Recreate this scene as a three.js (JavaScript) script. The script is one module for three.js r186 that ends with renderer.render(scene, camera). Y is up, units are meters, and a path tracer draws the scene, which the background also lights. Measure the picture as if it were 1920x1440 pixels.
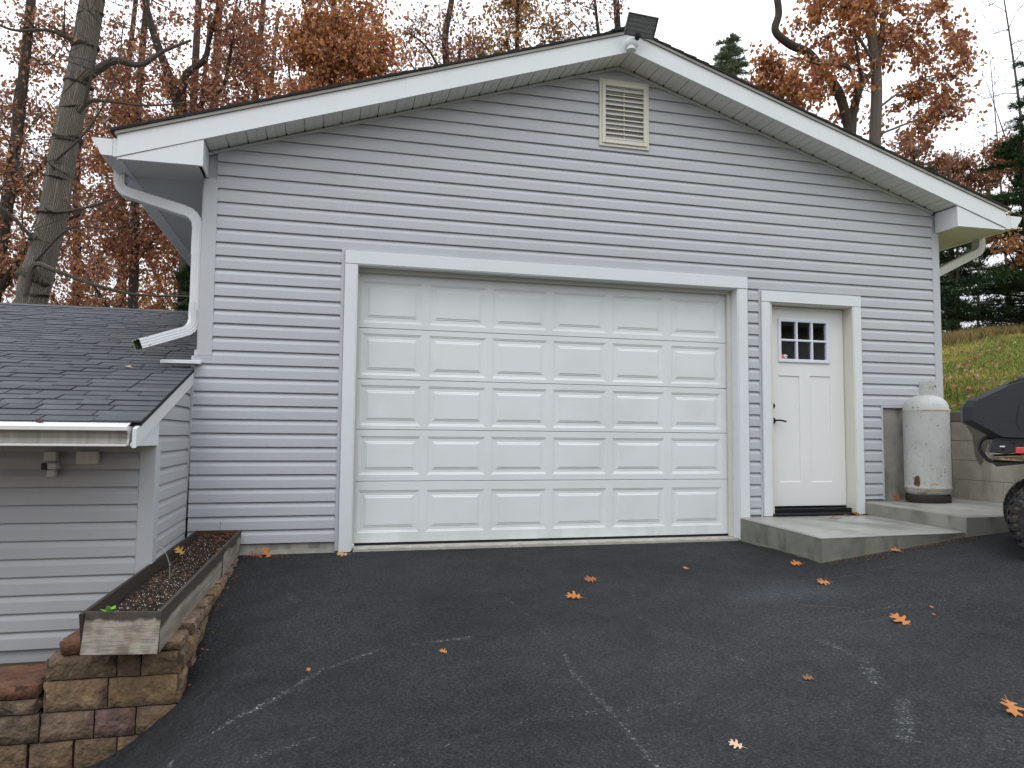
import * as THREE from 'three';
import { RoundedBoxGeometry } from 'three/addons/geometries/RoundedBoxGeometry.js';
import { mergeGeometries } from 'three/addons/utils/BufferGeometryUtils.js';

// ------------------------------------------------------------ camera, sky, sun, exposure
const scene = new THREE.Scene();
const camera = new THREE.PerspectiveCamera(54.43, 4 / 3, 0.1, 400);
camera.position.set(0, 0.967, 6.594);
camera.rotation.order = 'YXZ';
camera.rotation.set(0.069, -0.247, 0.009);
const renderer = new THREE.WebGLRenderer({ antialias: true });
renderer.toneMapping = THREE.LinearToneMapping;
renderer.toneMappingExposure = 1.12;
renderer.shadowMap.enabled = true;
{ // overcast sky: bright white cloud sheet, a little brighter overhead
  const w = 256, h = 128, d = new Float32Array(w * h * 4);
  for (let j = 0; j < h; j++) for (let i = 0; i < w; i++) {
    const el = ((j + 0.5) / h - 0.5) * Math.PI, s = Math.max(0, Math.sin(el));
    const a = i / w * Math.PI * 2;
    const cl = 1 + 0.05 * Math.sin(a * 3 + 1.3 + 2 * s) * Math.sin(el * 5 + a * 2) + 0.04 * Math.sin(a * 7 + el * 9);
    const L = (0.88 + 1.25 * s) * cl, k = (j * w + i) * 4;
    d[k] = L * 0.965; d[k + 1] = L * 1.0; d[k + 2] = L * 1.05; d[k + 3] = 1;
  }
  const sky = new THREE.DataTexture(d, w, h, THREE.RGBAFormat, THREE.FloatType);
  sky.mapping = THREE.EquirectangularReflectionMapping;
  sky.magFilter = THREE.LinearFilter; sky.minFilter = THREE.LinearFilter; sky.needsUpdate = true;
  scene.background = sky; scene.environment = sky;
}
const sun = new THREE.DirectionalLight(new THREE.Color(1, 0.97, 0.93), 0.5);
sun.position.set(-6, 26, 14); sun.target.position.set(2, 0, 0);
sun.castShadow = true; sun.shadow.radius = 45;
sun.shadow.mapSize.set(2048, 2048);
Object.assign(sun.shadow.camera, { left: -22, right: 22, top: 22, bottom: -22, near: 1, far: 70 });
scene.add(sun, sun.target);

// ------------------------------------------------------------ helpers
function rng(seed) { let a = seed >>> 0; return () => { a = (a + 0x6D2B79F5) | 0; let t = Math.imul(a ^ (a >>> 15), 1 | a); t = (t + Math.imul(t ^ (t >>> 7), 61 | t)) ^ t; return ((t ^ (t >>> 14)) >>> 0) / 4294967296; }; }
const clamp = (x, a = 0, b = 1) => Math.min(b, Math.max(a, x));
const ss = (a, b, x) => { const t = clamp((x - a) / (b - a)); return t * t * (3 - 2 * t); };
const mix = (a, b, t) => a + (b - a) * t;
const V = (x, y, z) => new THREE.Vector3(x, y, z);
const used = {};
function numbered(n) { if (!(n in used)) { used[n] = 0; return n; } used[n]++; return n + '_' + String(used[n]).padStart(3, '0'); }
function tag(o, label, category, group, kind) {
  if (label) o.userData.label = label; if (category) o.userData.category = category;
  if (group) o.userData.group = group; if (kind) o.userData.kind = kind; return o;
}
function thing(name, label, category, pos = [0, 0, 0], turn = 0, group) {
  const o = new THREE.Group(); o.name = numbered(name); o.position.set(...pos); o.rotation.y = turn;
  scene.add(o); return tag(o, label, category, group);
}
function shade(m) { m.castShadow = true; m.receiveShadow = true; return m; }
function part(name, geos, mat, parent = scene) {
  const list = (Array.isArray(geos) ? geos : [geos]).map(g => (g.index ? g.toNonIndexed() : g));
  if (list.length > 1) for (const g of list) for (const k of Object.keys(g.attributes)) if (!['position', 'normal', 'uv'].includes(k)) g.deleteAttribute(k);
  const g = list.length > 1 ? mergeGeometries(list) : list[0];
  const m = shade(new THREE.Mesh(g, mat)); m.name = parent === scene ? numbered(name) : name; parent.add(m); return m;
}
function single(name, geos, mat, label, category, group, kind) { return tag(part(name, geos, mat), label, category, group, kind); }
function pivot(name, parent) { const g = new THREE.Group(); g.name = name; parent.add(g); return g; }
// uv in metres from the position, picked by the dominant axis of the normal
function uvm(g0, k = 1) {
  const g = g0.index ? g0.toNonIndexed() : g0, p = g.attributes.position, n = g.attributes.normal, uv = new Float32Array(p.count * 2);
  for (let i = 0; i < p.count; i++) {
    const x = p.getX(i), y = p.getY(i), z = p.getZ(i), ax = Math.abs(n.getX(i)), ay = Math.abs(n.getY(i)), az = Math.abs(n.getZ(i));
    if (az >= ax && az >= ay) { uv[2 * i] = x * k; uv[2 * i + 1] = y * k; } else if (ax >= ay) { uv[2 * i] = z * k; uv[2 * i + 1] = y * k; } else { uv[2 * i] = x * k; uv[2 * i + 1] = z * k; }
  }
  g.setAttribute('uv', new THREE.BufferAttribute(uv, 2)); return g;
}
function bx(x0, x1, y0, y1, z0, z1, r = 0.0025) {
  const w = x1 - x0, h = y1 - y0, d = z1 - z0, q = Math.min(r, w * 0.45, h * 0.45, d * 0.45);
  const g = q > 0 ? new RoundedBoxGeometry(w, h, d, 1, q) : new THREE.BoxGeometry(w, h, d);
  return uvm(g.translate((x0 + x1) / 2, (y0 + y1) / 2, (z0 + z1) / 2));
}
function prism(pts, z0, z1, bevel = 0) { // polygon in x,y pushed along z
  const s = new THREE.Shape(pts.map(p => new THREE.Vector2(p[0], p[1])));
  const g = new THREE.ExtrudeGeometry(s, { depth: z1 - z0 - 2 * bevel, bevelEnabled: bevel > 0, bevelSize: bevel, bevelOffset: -bevel, bevelThickness: bevel, bevelSegments: 1 });
  return uvm(g.translate(0, 0, z0 + bevel));
}
function prismX(pts, x0, x1, bevel = 0) { // polygon given as [z, y] pushed along x
  return uvm(prism(pts.map(p => [-p[0], p[1]]), x0, x1, bevel).rotateY(Math.PI / 2));
}
function prismY(pts, y0, y1, bevel = 0) { // polygon given as [x, z] pushed up
  return uvm(prism(pts.map(p => [p[0], -p[1]]), y0, y1, bevel).rotateX(-Math.PI / 2));
}
function quads(list) { // list of [a,b,c,d] corner arrays
  const pos = [];
  for (const [a, b, c, d] of list) pos.push(...a, ...b, ...c, ...a, ...c, ...d);
  const g = new THREE.BufferGeometry(); g.setAttribute('position', new THREE.Float32BufferAttribute(pos, 3));
  g.computeVertexNormals(); g.setAttribute('uv', new THREE.Float32BufferAttribute(new Float32Array(pos.length / 3 * 2), 2)); return uvm(g);
}
function raw(pos, idx, uv) {
  const g = new THREE.BufferGeometry(); g.setAttribute('position', new THREE.Float32BufferAttribute(pos, 3)); g.setIndex(idx);
  g.setAttribute('uv', new THREE.Float32BufferAttribute(uv || new Float32Array(pos.length / 3 * 2), 2)); g.computeVertexNormals(); return g;
}
// sweep a closed profile [[u,v]...] along points; up is a reference vector; scale(i) optional
function sweep(profile, pts, up, scale) {
  const P = pts.map(p => V(...p)), n = profile.length, pos = [], idx = [], uv = [];
  let len = 0;
  P.forEach((p, i) => {
    const t = P[Math.min(i + 1, P.length - 1)].clone().sub(P[Math.max(i - 1, 0)]).normalize();
    const s = t.clone().cross(V(...up)).normalize(), u = s.clone().cross(t), k = scale ? scale(i) : 1;
    if (i) len += p.distanceTo(P[i - 1]);
    for (let j = 0; j <= n; j++) { const [a, b] = profile[j % n]; const q = p.clone().addScaledVector(s, a * k).addScaledVector(u, b * k); pos.push(q.x, q.y, q.z); uv.push(j / n * 0.3, len); }
  });
  for (let i = 0; i + 1 < P.length; i++) for (let j = 0; j < n; j++) { const a = i * (n + 1) + j, b = a + n + 1; idx.push(a, a + 1, b, b, a + 1, b + 1); }
  return raw(pos, idx, uv).toNonIndexed();
}
function arc(pts, r, n = 7) { // round the corners of a polyline
  const out = [pts[0]];
  for (let i = 1; i + 1 < pts.length; i++) {
    const p = V(...pts[i]), a = V(...pts[i - 1]).sub(p), b = V(...pts[i + 1]).sub(p), k = Math.min(r, a.length() * 0.48, b.length() * 0.48);
    const A = p.clone().addScaledVector(a.normalize(), k), B = p.clone().addScaledVector(b.normalize(), k);
    for (let j = 0; j <= n; j++) { const t = j / n; const q = A.clone().multiplyScalar((1 - t) * (1 - t)).addScaledVector(p, 2 * t * (1 - t)).addScaledVector(B, t * t); out.push([q.x, q.y, q.z]); }
  }
  out.push(pts[pts.length - 1]); return out;
}
const ring = (r, n) => Array.from({ length: n }, (_, i) => [r * Math.cos(i / n * 6.2832), r * Math.sin(i / n * 6.2832)]);

// ------------------------------------------------------------ noise and textures
function hash2(i, j, s) { let h = Math.imul(i, 374761393) + Math.imul(j, 668265263) + Math.imul(s, 1274126177); h = Math.imul(h ^ (h >>> 13), 1274126177); return ((h ^ (h >>> 16)) >>> 0) / 4294967296; }
function vn(x, y, p, s) { // periodic value noise
  const xi = Math.floor(x), yi = Math.floor(y), fx = x - xi, fy = y - yi, u = fx * fx * (3 - 2 * fx), v = fy * fy * (3 - 2 * fy);
  const m = (a) => ((a % p) + p) % p, a = m(xi), b = m(xi + 1), c = m(yi), d = m(yi + 1);
  const q = hash2(a, c, s), r = hash2(b, c, s), t = hash2(a, d, s), w = hash2(b, d, s);
  return q + (r - q) * u + (t - q) * v + (q - r - t + w) * u * v;
}
function fbm(x, y, p, s, o = 4) { let a = 0, k = 0.5, t = 0; for (let i = 0; i < o; i++) { a += k * vn(x, y, p, s + i * 17); t += k; x *= 2; y *= 2; p *= 2; k *= 0.5; } return a / t; }
function tex(w, h, f, srgb, rep = true) { // f(u,v) -> [r,g,b] linear 0..1 (or one number)
  const d = new Uint8Array(w * h * 4), enc = srgb ? (c => 255 * (c <= 0.0031308 ? 12.92 * c : 1.055 * Math.pow(c, 1 / 2.4) - 0.055)) : (c => 255 * c);
  for (let j = 0; j < h; j++) for (let i = 0; i < w; i++) {
    const c = f((i + 0.5) / w, (j + 0.5) / h, i, j), k = (j * w + i) * 4;
    if (typeof c === 'number') { d[k] = d[k + 1] = d[k + 2] = enc(clamp(c)); } else { d[k] = enc(clamp(c[0])); d[k + 1] = enc(clamp(c[1])); d[k + 2] = enc(clamp(c[2])); }
    d[k + 3] = 255;
  }
  const t = new THREE.DataTexture(d, w, h, THREE.RGBAFormat); t.magFilter = THREE.LinearFilter; t.minFilter = THREE.LinearMipmapLinearFilter; t.generateMipmaps = true;
  if (rep) t.wrapS = t.wrapT = THREE.RepeatWrapping;
  if (srgb) t.colorSpace = THREE.SRGBColorSpace; t.needsUpdate = true; return t;
}
function canv(w, h, draw) { const c = document.createElement('canvas'); c.width = w; c.height = h; draw(c.getContext('2d'), w, h); const t = new THREE.CanvasTexture(c); t.colorSpace = THREE.SRGBColorSpace; return t; }
function scaled(t, sx, sy = sx) { const c = t.clone(); c.repeat.set(sx, sy); c.needsUpdate = true; return c; }
function std(o) { const m = new THREE.MeshStandardMaterial(); if (o.rgb) { m.color.setRGB(...o.rgb); delete o.rgb; } for (const k in o) m[k] = o[k]; return m; }
function phys(o) { const m = new THREE.MeshPhysicalMaterial(); if (o.rgb) { m.color.setRGB(...o.rgb); delete o.rgb; } for (const k in o) m[k] = o[k]; return m; }
const lerp3 = (a, b, t) => [mix(a[0], b[0], t), mix(a[1], b[1], t), mix(a[2], b[2], t)];

const grainBump = tex(512, 512, (u, v) => 0.5 * fbm(u * 6, v * 120, 6 * 20, 3, 3) + 0.5 * fbm(u * 3, v * 40, 40 * 3, 9, 3));
const dirtTex = tex(512, 512, (u, v) => { const a = fbm(u * 5, v * 5, 5, 31, 5), b = fbm(u * 40, v * 6, 240, 77, 3); const k = 0.965 + 0.035 * ss(0.3, 0.6, 0.75 * a + 0.25 * b); return [k, k, k * 0.992]; }, true);
const speckBump = tex(512, 512, (u, v, i, j) => 0.55 * fbm(u * 64, v * 64, 64, 5, 3) + 0.45 * hash2(i >> 1, j >> 1, 8));
const fineNoise = tex(512, 512, (u, v, i, j) => { const a = fbm(u * 8, v * 8, 8, 41, 5), h = hash2(i, j, 3); const k = 0.78 + 0.3 * a + 0.12 * (h - 0.5); return [k, k, k]; }, true);
const concTex = tex(1024, 1024, (u, v, i, j) => {
  const a = fbm(u * 4, v * 4, 4, 51, 6), b = fbm(u * 14, v * 14, 14, 61, 4), h = hash2(i, j, 5), st = fbm(u * 5 + 0.3, v * 2, 10, 71, 4);
  let k = 0.66 + 0.42 * (a - 0.5) + 0.22 * (b - 0.5) + 0.07 * (h - 0.5); k -= 0.22 * ss(0.55, 0.72, st);
  return [k, k * 0.985, k * 0.93];
}, true);
const granTex = tex(512, 512, (u, v, i, j) => { const h = hash2(i, j, 91), a = fbm(u * 6, v * 6, 6, 14, 4), g = hash2(i >> 1, j >> 1, 19); const k = 0.45 + 0.5 * (0.5 * h + 0.5 * g) + 0.5 * (a - 0.5); return [k, k, k * 1.02]; }, true);
const rockTex = tex(1024, 1024, (u, v, i, j) => {
  const a = fbm(u * 6, v * 6, 6, 101, 6), b = fbm(u * 22, v * 22, 22, 111, 4), h = hash2(i, j, 7), c = fbm(u * 3, v * 5, 15, 121, 4);
  let k = 0.62 + 0.75 * (a - 0.5) + 0.55 * (b - 0.5) + 0.16 * (h - 0.5); const w = ss(0.42, 0.62, c);
  return [k * mix(1.0, 0.88, w), k * mix(0.94, 0.86, w), k * mix(0.88, 0.94, w)];
}, true);
const rockBump = tex(512, 512, (u, v) => fbm(u * 18, v * 18, 18, 131, 5));
const barkBump = tex(512, 512, (u, v) => { const w = fbm(u * 8, v * 5, 40, 141, 3); return clamp(Math.abs(Math.sin((u * 26 + 2.2 * w + 0.4 * fbm(u * 16, v * 24, 48, 4, 3)) * Math.PI)) * 0.7 + 0.3 * fbm(u * 40, v * 24, 120, 151, 3)); });
const barkTex = tex(512, 512, (u, v, i, j) => {
  const w = fbm(u * 8, v * 5, 40, 141, 3), r = Math.abs(Math.sin((u * 26 + 2.2 * w + 0.4 * fbm(u * 16, v * 24, 48, 4, 3)) * Math.PI));
  const m = ss(0.56, 0.74, fbm(u * 6, v * 6, 6, 161, 5)), k = 0.5 + 0.5 * r + 0.2 * (hash2(i, j, 2) - 0.5);
  return lerp3([k, k * 0.93, k * 0.84], [k * 0.78, k * 0.82, k * 0.6], m * 0.35);
}, true);

const M = {};
M.siding = std({ rgb: [0.445, 0.46, 0.49], roughness: 0.5, map: dirtTex, bumpMap: grainBump, bumpScale: 0.0006 });
M.sidings = [M.siding, std({ rgb: [0.455, 0.468, 0.497], roughness: 0.5, map: dirtTex, bumpMap: grainBump, bumpScale: 0.0006 }), std({ rgb: [0.436, 0.45, 0.477], roughness: 0.5, map: scaled(dirtTex, 0.7), bumpMap: grainBump, bumpScale: 0.0006 })];
M.sidingAnnex = std({ rgb: [0.42, 0.425, 0.44], roughness: 0.52, map: dirtTex, bumpMap: grainBump, bumpScale: 0.0006 });
M.post = std({ rgb: [0.46, 0.475, 0.50], roughness: 0.5, map: dirtTex });
M.trim = std({ rgb: [0.67, 0.70, 0.725], roughness: 0.42, map: dirtTex });
M.white = std({ rgb: [0.69, 0.715, 0.735], roughness: 0.4, map: dirtTex });
M.soffit = std({ rgb: [0.71, 0.72, 0.70], roughness: 0.5, map: dirtTex });
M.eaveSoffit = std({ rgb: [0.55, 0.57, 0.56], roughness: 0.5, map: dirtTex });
M.cream = std({ rgb: [0.68, 0.65, 0.56], roughness: 0.5, map: dirtTex });
M.doorWhite = std({ rgb: [0.70, 0.73, 0.74], roughness: 0.38, map: scaled(tex(1024, 512, (u, v, i, j) => { const a = fbm(u * 10, v * 5, 50, 801, 5), b = fbm(u * 60, v * 6, 360, 811, 3); let k = 1 - 0.05 * ss(0.45, 0.7, a); const low = ss(0.10, 0.0, v); k -= 0.10 * low * ss(0.35, 0.65, 0.5 * a + 0.5 * b); if (hash2(i, j, 821) > 0.9994) k -= 0.15; return [k, k * 0.995, k * (0.985 - 0.02 * low)]; }, true), 1 / 3.93, 1 / 2.46), bumpMap: grainBump, bumpScale: 0.0005 });
M.doorSeal = std({ rgb: [0.60, 0.59, 0.54], roughness: 0.5, map: dirtTex });
M.entry = std({ rgb: [0.72, 0.725, 0.715], roughness: 0.42, bumpMap: grainBump, bumpScale: 0.0003 });
M.jamb = std({ rgb: [0.64, 0.62, 0.55], roughness: 0.5, map: dirtTex });
M.glassFrame = std({ rgb: [0.66, 0.69, 0.76], roughness: 0.35 });
M.glass = phys({ rgb: [0.9, 0.92, 0.92], roughness: 0.02, transmission: 1, thickness: 0, ior: 1.5 });
M.dark = std({ rgb: [0.012, 0.012, 0.013], roughness: 0.7 });
M.interior = std({ rgb: [0.035, 0.034, 0.034], roughness: 0.9 });
M.blackMetal = std({ rgb: [0.014, 0.014, 0.015], roughness: 0.35, metalness: 0.3 });
M.dripEdge = std({ rgb: [0.34, 0.325, 0.29], roughness: 0.55, map: dirtTex });
M.shingleEdge = std({ rgb: [0.022, 0.021, 0.022], roughness: 0.9, map: granTex });
M.gutterOld = std({ rgb: [0.40, 0.39, 0.36], roughness: 0.6, map: tex(512, 256, (u, v) => { const a = fbm(u * 60, v * 3, 60, 171, 3), b = fbm(u * 9, v * 2, 9, 181, 4); const k = 0.72 + 0.35 * (a - 0.5) + 0.3 * (b - 0.5) + 0.1 * v; return [k, k * 0.985, k * 0.95]; }, true) });
M.gutterWhite = std({ rgb: [0.68, 0.68, 0.66], roughness: 0.45, map: dirtTex });
M.footing = std({ rgb: [0.60, 0.585, 0.55], roughness: 0.85, map: scaled(concTex, 1.5), bumpMap: speckBump, bumpScale: 0.001 });
M.concrete = std({ rgb: [0.42, 0.41, 0.385], roughness: 0.82, map: concTex, bumpMap: speckBump, bumpScale: 0.0012 });
M.concreteWet = std({ rgb: [0.47, 0.475, 0.46], roughness: 0.36, map: scaled(concTex, 0.55), bumpMap: speckBump, bumpScale: 0.0004 });
M.bark = std({ rgb: [0.215, 0.195, 0.175], roughness: 0.95, map: barkTex, bumpMap: barkBump, bumpScale: 0.03 });
M.barkDark = std({ rgb: [0.075, 0.06, 0.05], roughness: 0.95, map: barkTex, bumpMap: barkBump, bumpScale: 0.015 });
M.barkGrey = std({ rgb: [0.14, 0.125, 0.115], roughness: 0.95, map: barkTex });
M.plastic = std({ rgb: [0.016, 0.017, 0.02], roughness: 0.48, bumpMap: speckBump, bumpScale: 0.0008 });
M.rubber = std({ rgb: [0.016, 0.016, 0.017], roughness: 0.85, map: fineNoise });

// ------------------------------------------------------------ ground shapes
function drive(x, z) { // height of the asphalt
  const sl = Math.min(0, -0.085 + 0.022 * x), q = Math.max(0, x - 3.3), A = q > 0 ? 0.105 * q * q / (q + 0.25) : 0;
  return -0.03 + sl * z + A * ss(0, 1.3, z) - 0.5 * ss(0.3, 1.2, -x) * ss(1.2, 2.4, z);
}
function hill(x, z) { const d = Math.max(0, (x - 6.5) * 0.75 - z * 0.5); return 1.22 + 0.2 * (d < 9.6 ? d : 9.6 + 1.1 * (1 - Math.exp(-(d - 9.6) / 1.1))) + 0.12 * Math.sin(x * 0.7 + z * 0.4) * ss(8, 14, x); }
function land(x, z) {
  const low = (x < -0.72 && z < 2.0) ? -0.62 : (z > 0 ? drive(clamp(x, -2.6, 6.5), clamp(z, 0, 9)) - 0.12 : -0.6);
  const w = z > -8.6 ? ss(6.5, 6.66, x) : ss(-8, 9, x);
  const back = z < -8.6 ? -0.4 + 0.02 * (-8.6 - z) : low;
  return mix(back, hill(x, z), w);
}

// ------------------------------------------------------------ setting: terrain, driveway
{
  const xs = [], zs = [];
  for (let x = -120; x < -20; x += 10) xs.push(x);
  for (let x = -20; x < 6; x += 0.9) xs.push(x);
  xs.push(6.3, 6.5, 6.55, 6.6, 6.66); for (let x = 6.9; x < 26; x += 0.45) xs.push(x); for (let x = 26; x < 60; x += 3) xs.push(x); for (let x = 60; x <= 130; x += 10) xs.push(x);
  for (let z = -140; z < -30; z += 8) zs.push(z); for (let z = -30; z < -8.7; z += 0.7) zs.push(z);
  zs.push(-8.61, -8.59); for (let z = -8.2; z < 1.9; z += 0.4) zs.push(z); zs.push(1.999, 2.001); for (let z = 2.6; z < 20; z += 0.6) zs.push(z); for (let z = 20; z <= 130; z += 10) zs.push(z);
  const pos = [], col = [], uv = [], idx = [], n = xs.length;
  for (const z of zs) for (const x of xs) {
    pos.push(x, land(x, z), z); uv.push(x, z);
    const lit = clamp(ss(9.3, 10.4, (x - 6.5) * 0.75 - z * 0.5 + 0.6 * Math.sin(x * 1.7 + z) * 0.6) + (x < 6.4 ? 1 : 0));
    const g = lerp3([0.15, 0.15, 0.04], [0.17, 0.11, 0.055], lit); col.push(...g);
  }
  for (let j = 0; j + 1 < zs.length; j++) for (let i = 0; i + 1 < n; i++) { const a = j * n + i, b = a + n; idx.push(a, b, a + 1, a + 1, b, b + 1); }
  const g = raw(pos, idx, uv); g.setAttribute('color', new THREE.Float32BufferAttribute(col, 3));
  const lawnTex = tex(512, 512, (u, v, i, j) => { const a = fbm(u * 7, v * 7, 7, 201, 5), h = hash2(i, j, 4); const k = 0.55 + 0.6 * a + 0.35 * (h - 0.5); return [k * (0.9 + 0.35 * (fbm(u * 3, v * 3, 3, 5, 4) - 0.3)), k, k * 0.9]; }, true);
  part('ground', g, std({ vertexColors: true, roughness: 0.95, map: scaled(lawnTex, 0.5) })).userData.kind = 'structure';
}
const S0 = 10.6;
{
  const lines = [ // pale scuffs scraped over the asphalt, [x, z]
    [[[-0.62, 3.2], [-0.6, 3.0], [-0.43, 3.01], [-0.26, 2.9], [0.02, 2.55], [0.36, 2.33], [0.84, 2.32]], 0.030, 0.55],
    [[[-0.34, 3.38], [-0.11, 3.3], [0.11, 3.23]], 0.03, 0.3], [[[1.23, 3.0], [1.25, 3.43], [1.24, 3.95], [1.3, 4.3]], 0.028, 0.45],
    [[[1.22, 1.6], [1.26, 1.99], [1.27, 2.76], [1.23, 3.0]], 0.02, 0.22], [[[2.62, 3.03], [2.62, 3.21], [2.61, 3.38]], 0.04, 0.4],
    [[[2.63, 3.35], [2.47, 3.62], [2.51, 3.74], [2.2, 4.1]], 0.05, 0.35], [[[1.09, 1.43], [1.22, 1.33]], 0.03, 0.3],
    [[[2.9, 2.7], [3.3, 2.66], [3.9, 2.75]], 0.03, 0.22], [[[2.1, 1.7], [1.9, 2.3], [2.1, 3.2]], 0.03, 0.16], [[[3.2, 1.8], [3.7, 1.92], [4.3, 1.85]], 0.03, 0.2], [[[-0.2, 1.1], [-0.15, 1.35]], 0.05, 0.3],
    [[[0.2, 3.6], [0.9, 3.4], [1.6, 3.5]], 0.03, 0.16]];
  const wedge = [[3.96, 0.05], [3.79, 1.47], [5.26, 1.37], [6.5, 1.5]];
  const segd = (px, pz, a, b) => { const dx = b[0] - a[0], dz = b[1] - a[1], t = clamp(((px - a[0]) * dx + (pz - a[1]) * dz) / (dx * dx + dz * dz)); return Math.hypot(px - a[0] - t * dx, pz - a[1] - t * dz); };
  const map = tex(2048, 2048, (u, v, i, j) => {
    const x = u * S0 - 2.6, z = v * S0, a = fbm(u * 12, v * 12, 12, 211, 5), b = fbm(u * 90, v * 90, 90, 221, 2), h = hash2(i, j, 6), h2 = hash2(i >> 1, j >> 1, 16);
    let k = 0.0245 + 0.024 * (a - 0.5) + 0.014 * (b - 0.5) + 0.020 * (fbm(u * 4 + 0.3, v * 4, 4, 271, 4) - 0.5);
    k += 0.010 * ss(0.9, 2.8, z) * ss(0.0, 2.6, x);                       // lighter grey towards the middle
    k *= 0.2 + 1.6 * (0.7 * h * h + 0.45 * h2 * h2 + 0.1);
    let r = k, g = k * 1.0, bl = k * 1.06;
    if (h > 0.985) { const q = 0.03 + 0.11 * hash2(i, j, 33) * ss(0.3, 0.7, a); r += q; g += q * 0.97; bl += q * 0.93; }
    const dp = Math.hypot((x - 3.05) * 0.8, (z - 2.1) * 1.5); const dry = 0.9 * ss(0.6, 0.0, dp) * (0.4 + 0.6 * fbm(u * 40, v * 100, 400, 231, 3)); r += 0.035 * dry; g += 0.037 * dry; bl += 0.042 * dry;
    for (const [pl, w, s] of lines) for (let q = 0; q + 1 < pl.length; q++) {
      const A = pl[q], B = pl[q + 1]; if (x < Math.min(A[0], B[0]) - 0.15 || x > Math.max(A[0], B[0]) + 0.15 || z < Math.min(A[1], B[1]) - 0.15 || z > Math.max(A[1], B[1]) + 0.15) continue;
      const d = segd(x, z, A, B) + 0.03 * (b - 0.5); const m = 0.85 * s * Math.exp(-(d * d) / (w * w * 0.28)) * ss(0.12, 0.6, fbm(u * 60, v * 60, 60, 241, 2));
      if (h < m * 0.62) { const q2 = 0.06 + 0.34 * Math.pow(h2, 3); r += q2; g += q2; bl += q2 * 0.99; } else { r += 0.025 * m; g += 0.025 * m; bl += 0.026 * m; }
    }
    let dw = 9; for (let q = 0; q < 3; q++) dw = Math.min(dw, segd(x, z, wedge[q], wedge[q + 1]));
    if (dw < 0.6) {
      const darkBand = ss(0.34, 0.02, dw + 0.12 * (a - 0.5)) * (x > 3.75 || z > 0.6 ? 1 : 0.4); r = mix(r, 0.022, darkBand * 0.6); g = mix(g, 0.02, darkBand * 0.6); bl = mix(bl, 0.017, darkBand * 0.6);  // asphalt turns darker and browner along the landing and slab edge
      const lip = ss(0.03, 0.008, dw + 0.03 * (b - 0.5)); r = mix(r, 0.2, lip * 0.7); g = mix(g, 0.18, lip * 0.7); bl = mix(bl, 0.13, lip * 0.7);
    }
    return [r * 0.93, g * 1.0, bl * 1.02];
  }, true, false);
  const rough = tex(512, 512, (u, v) => { const a = fbm(u * 10, v * 10, 10, 251, 4); return 0.72 + 0.3 * (a - 0.5); }, false, false);
  const bump = tex(1024, 1024, (u, v, i, j) => 0.5 * fbm(u * 110, v * 110, 110, 261, 2) + 0.5 * hash2(i >> 1, j >> 1, 12));
  const P = [], I = [], UV = [];
  const patch = (x0, x1, z0, z1, nx, nz) => {
    const o = P.length / 3;
    for (let j = 0; j <= nz; j++) for (let i = 0; i <= nx; i++) { const x = mix(x0, x1, i / nx), z = mix(z0, z1, j / nz); const jag = j === 0 && z0 < 0 ? 0.03 * (fbm(x * 7 + 50, 1, 999, 5, 3) - 0.5) : 0; P.push(x, drive(x, Math.max(0, z)) + jag * 0.3, z + jag); UV.push((x + 2.6) / S0, Math.max(0, z) / S0); }
    for (let j = 0; j < nz; j++) for (let i = 0; i < nx; i++) { const a = o + j * (nx + 1) + i, b = a + nx + 1; I.push(a, b, a + 1, a + 1, b, b + 1); }
  };
  patch(-0.7, 6.5, 0.03, 2.2, 96, 24); patch(-2.6, -0.7, 2.2, 10.5, 24, 90); patch(-0.7, 6.5, 2.2, 10.5, 96, 90); patch(6.5, 8, 4.2, 10.5, 6, 20);
  const g = raw(P, I, UV);
  const br = bump; br.repeat.set(S0 / 0.9, S0 / 0.9);
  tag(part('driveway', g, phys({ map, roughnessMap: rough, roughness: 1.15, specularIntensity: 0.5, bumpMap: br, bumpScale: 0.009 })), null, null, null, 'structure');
}

// ------------------------------------------------------------ garage
const garage = thing('garage', 'light grey vinyl sided garage with white overhead door and low gable roof', 'garage');
const SC = 0.1143, L0 = 2.5686;                           // siding course height, shadow line over the big door
const gabL = y => (y - 3.117) / 0.3344 - 1.61, gabR = y => 6.979 - (y - 3.218) / 0.314;
const prof = [[SC, -0.003], [SC - 0.003, 0.002], [SC * 0.93, 0.0028], [SC * 0.64, 0.0160], [SC * 0.60, 0.0172], [0.004, 0.0200], [0, 0.0185], [0.0, -0.004]];
function board(y0, ylo, yhi, xl, xr, dz = 0, frame = (x, y, z) => [x, y, z]) {
  let rows = prof.map(([y, z]) => [y0 + y * 1, z]);
  const cut = [];
  for (let i = 0; i < rows.length; i++) {
    const [y, z] = rows[i];
    if (y > yhi + 1e-6) { const n = rows[i + 1]; if (n && n[0] < yhi) cut.push([yhi, mix(n[1], z, (yhi - n[0]) / (y - n[0]))]); continue; }
    if (y < ylo - 1e-6) { const p = rows[i - 1]; if (p && p[0] > ylo) cut.push([ylo, mix(z, p[1], (ylo - y) / (p[0] - y))], [ylo, -0.004]); break; }
    cut.push([y, z]);
  }
  const q = [];
  for (let i = 0; i + 1 < cut.length; i++) {
    const [ya, za] = cut[i], [yb, zb] = cut[i + 1]; const a0 = xl(ya), a1 = xr(ya), b0 = xl(yb), b1 = xr(yb);
    if (a1 - a0 < 0.002 && b1 - b0 < 0.002) continue;
    q.push([frame(b0, yb, zb + dz), frame(Math.max(b0, b1), yb, zb + dz), frame(Math.max(a0, a1), ya, za + dz), frame(a0, ya, za + dz)]);
  }
  return q.length ? quads(q) : null;
}
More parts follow.
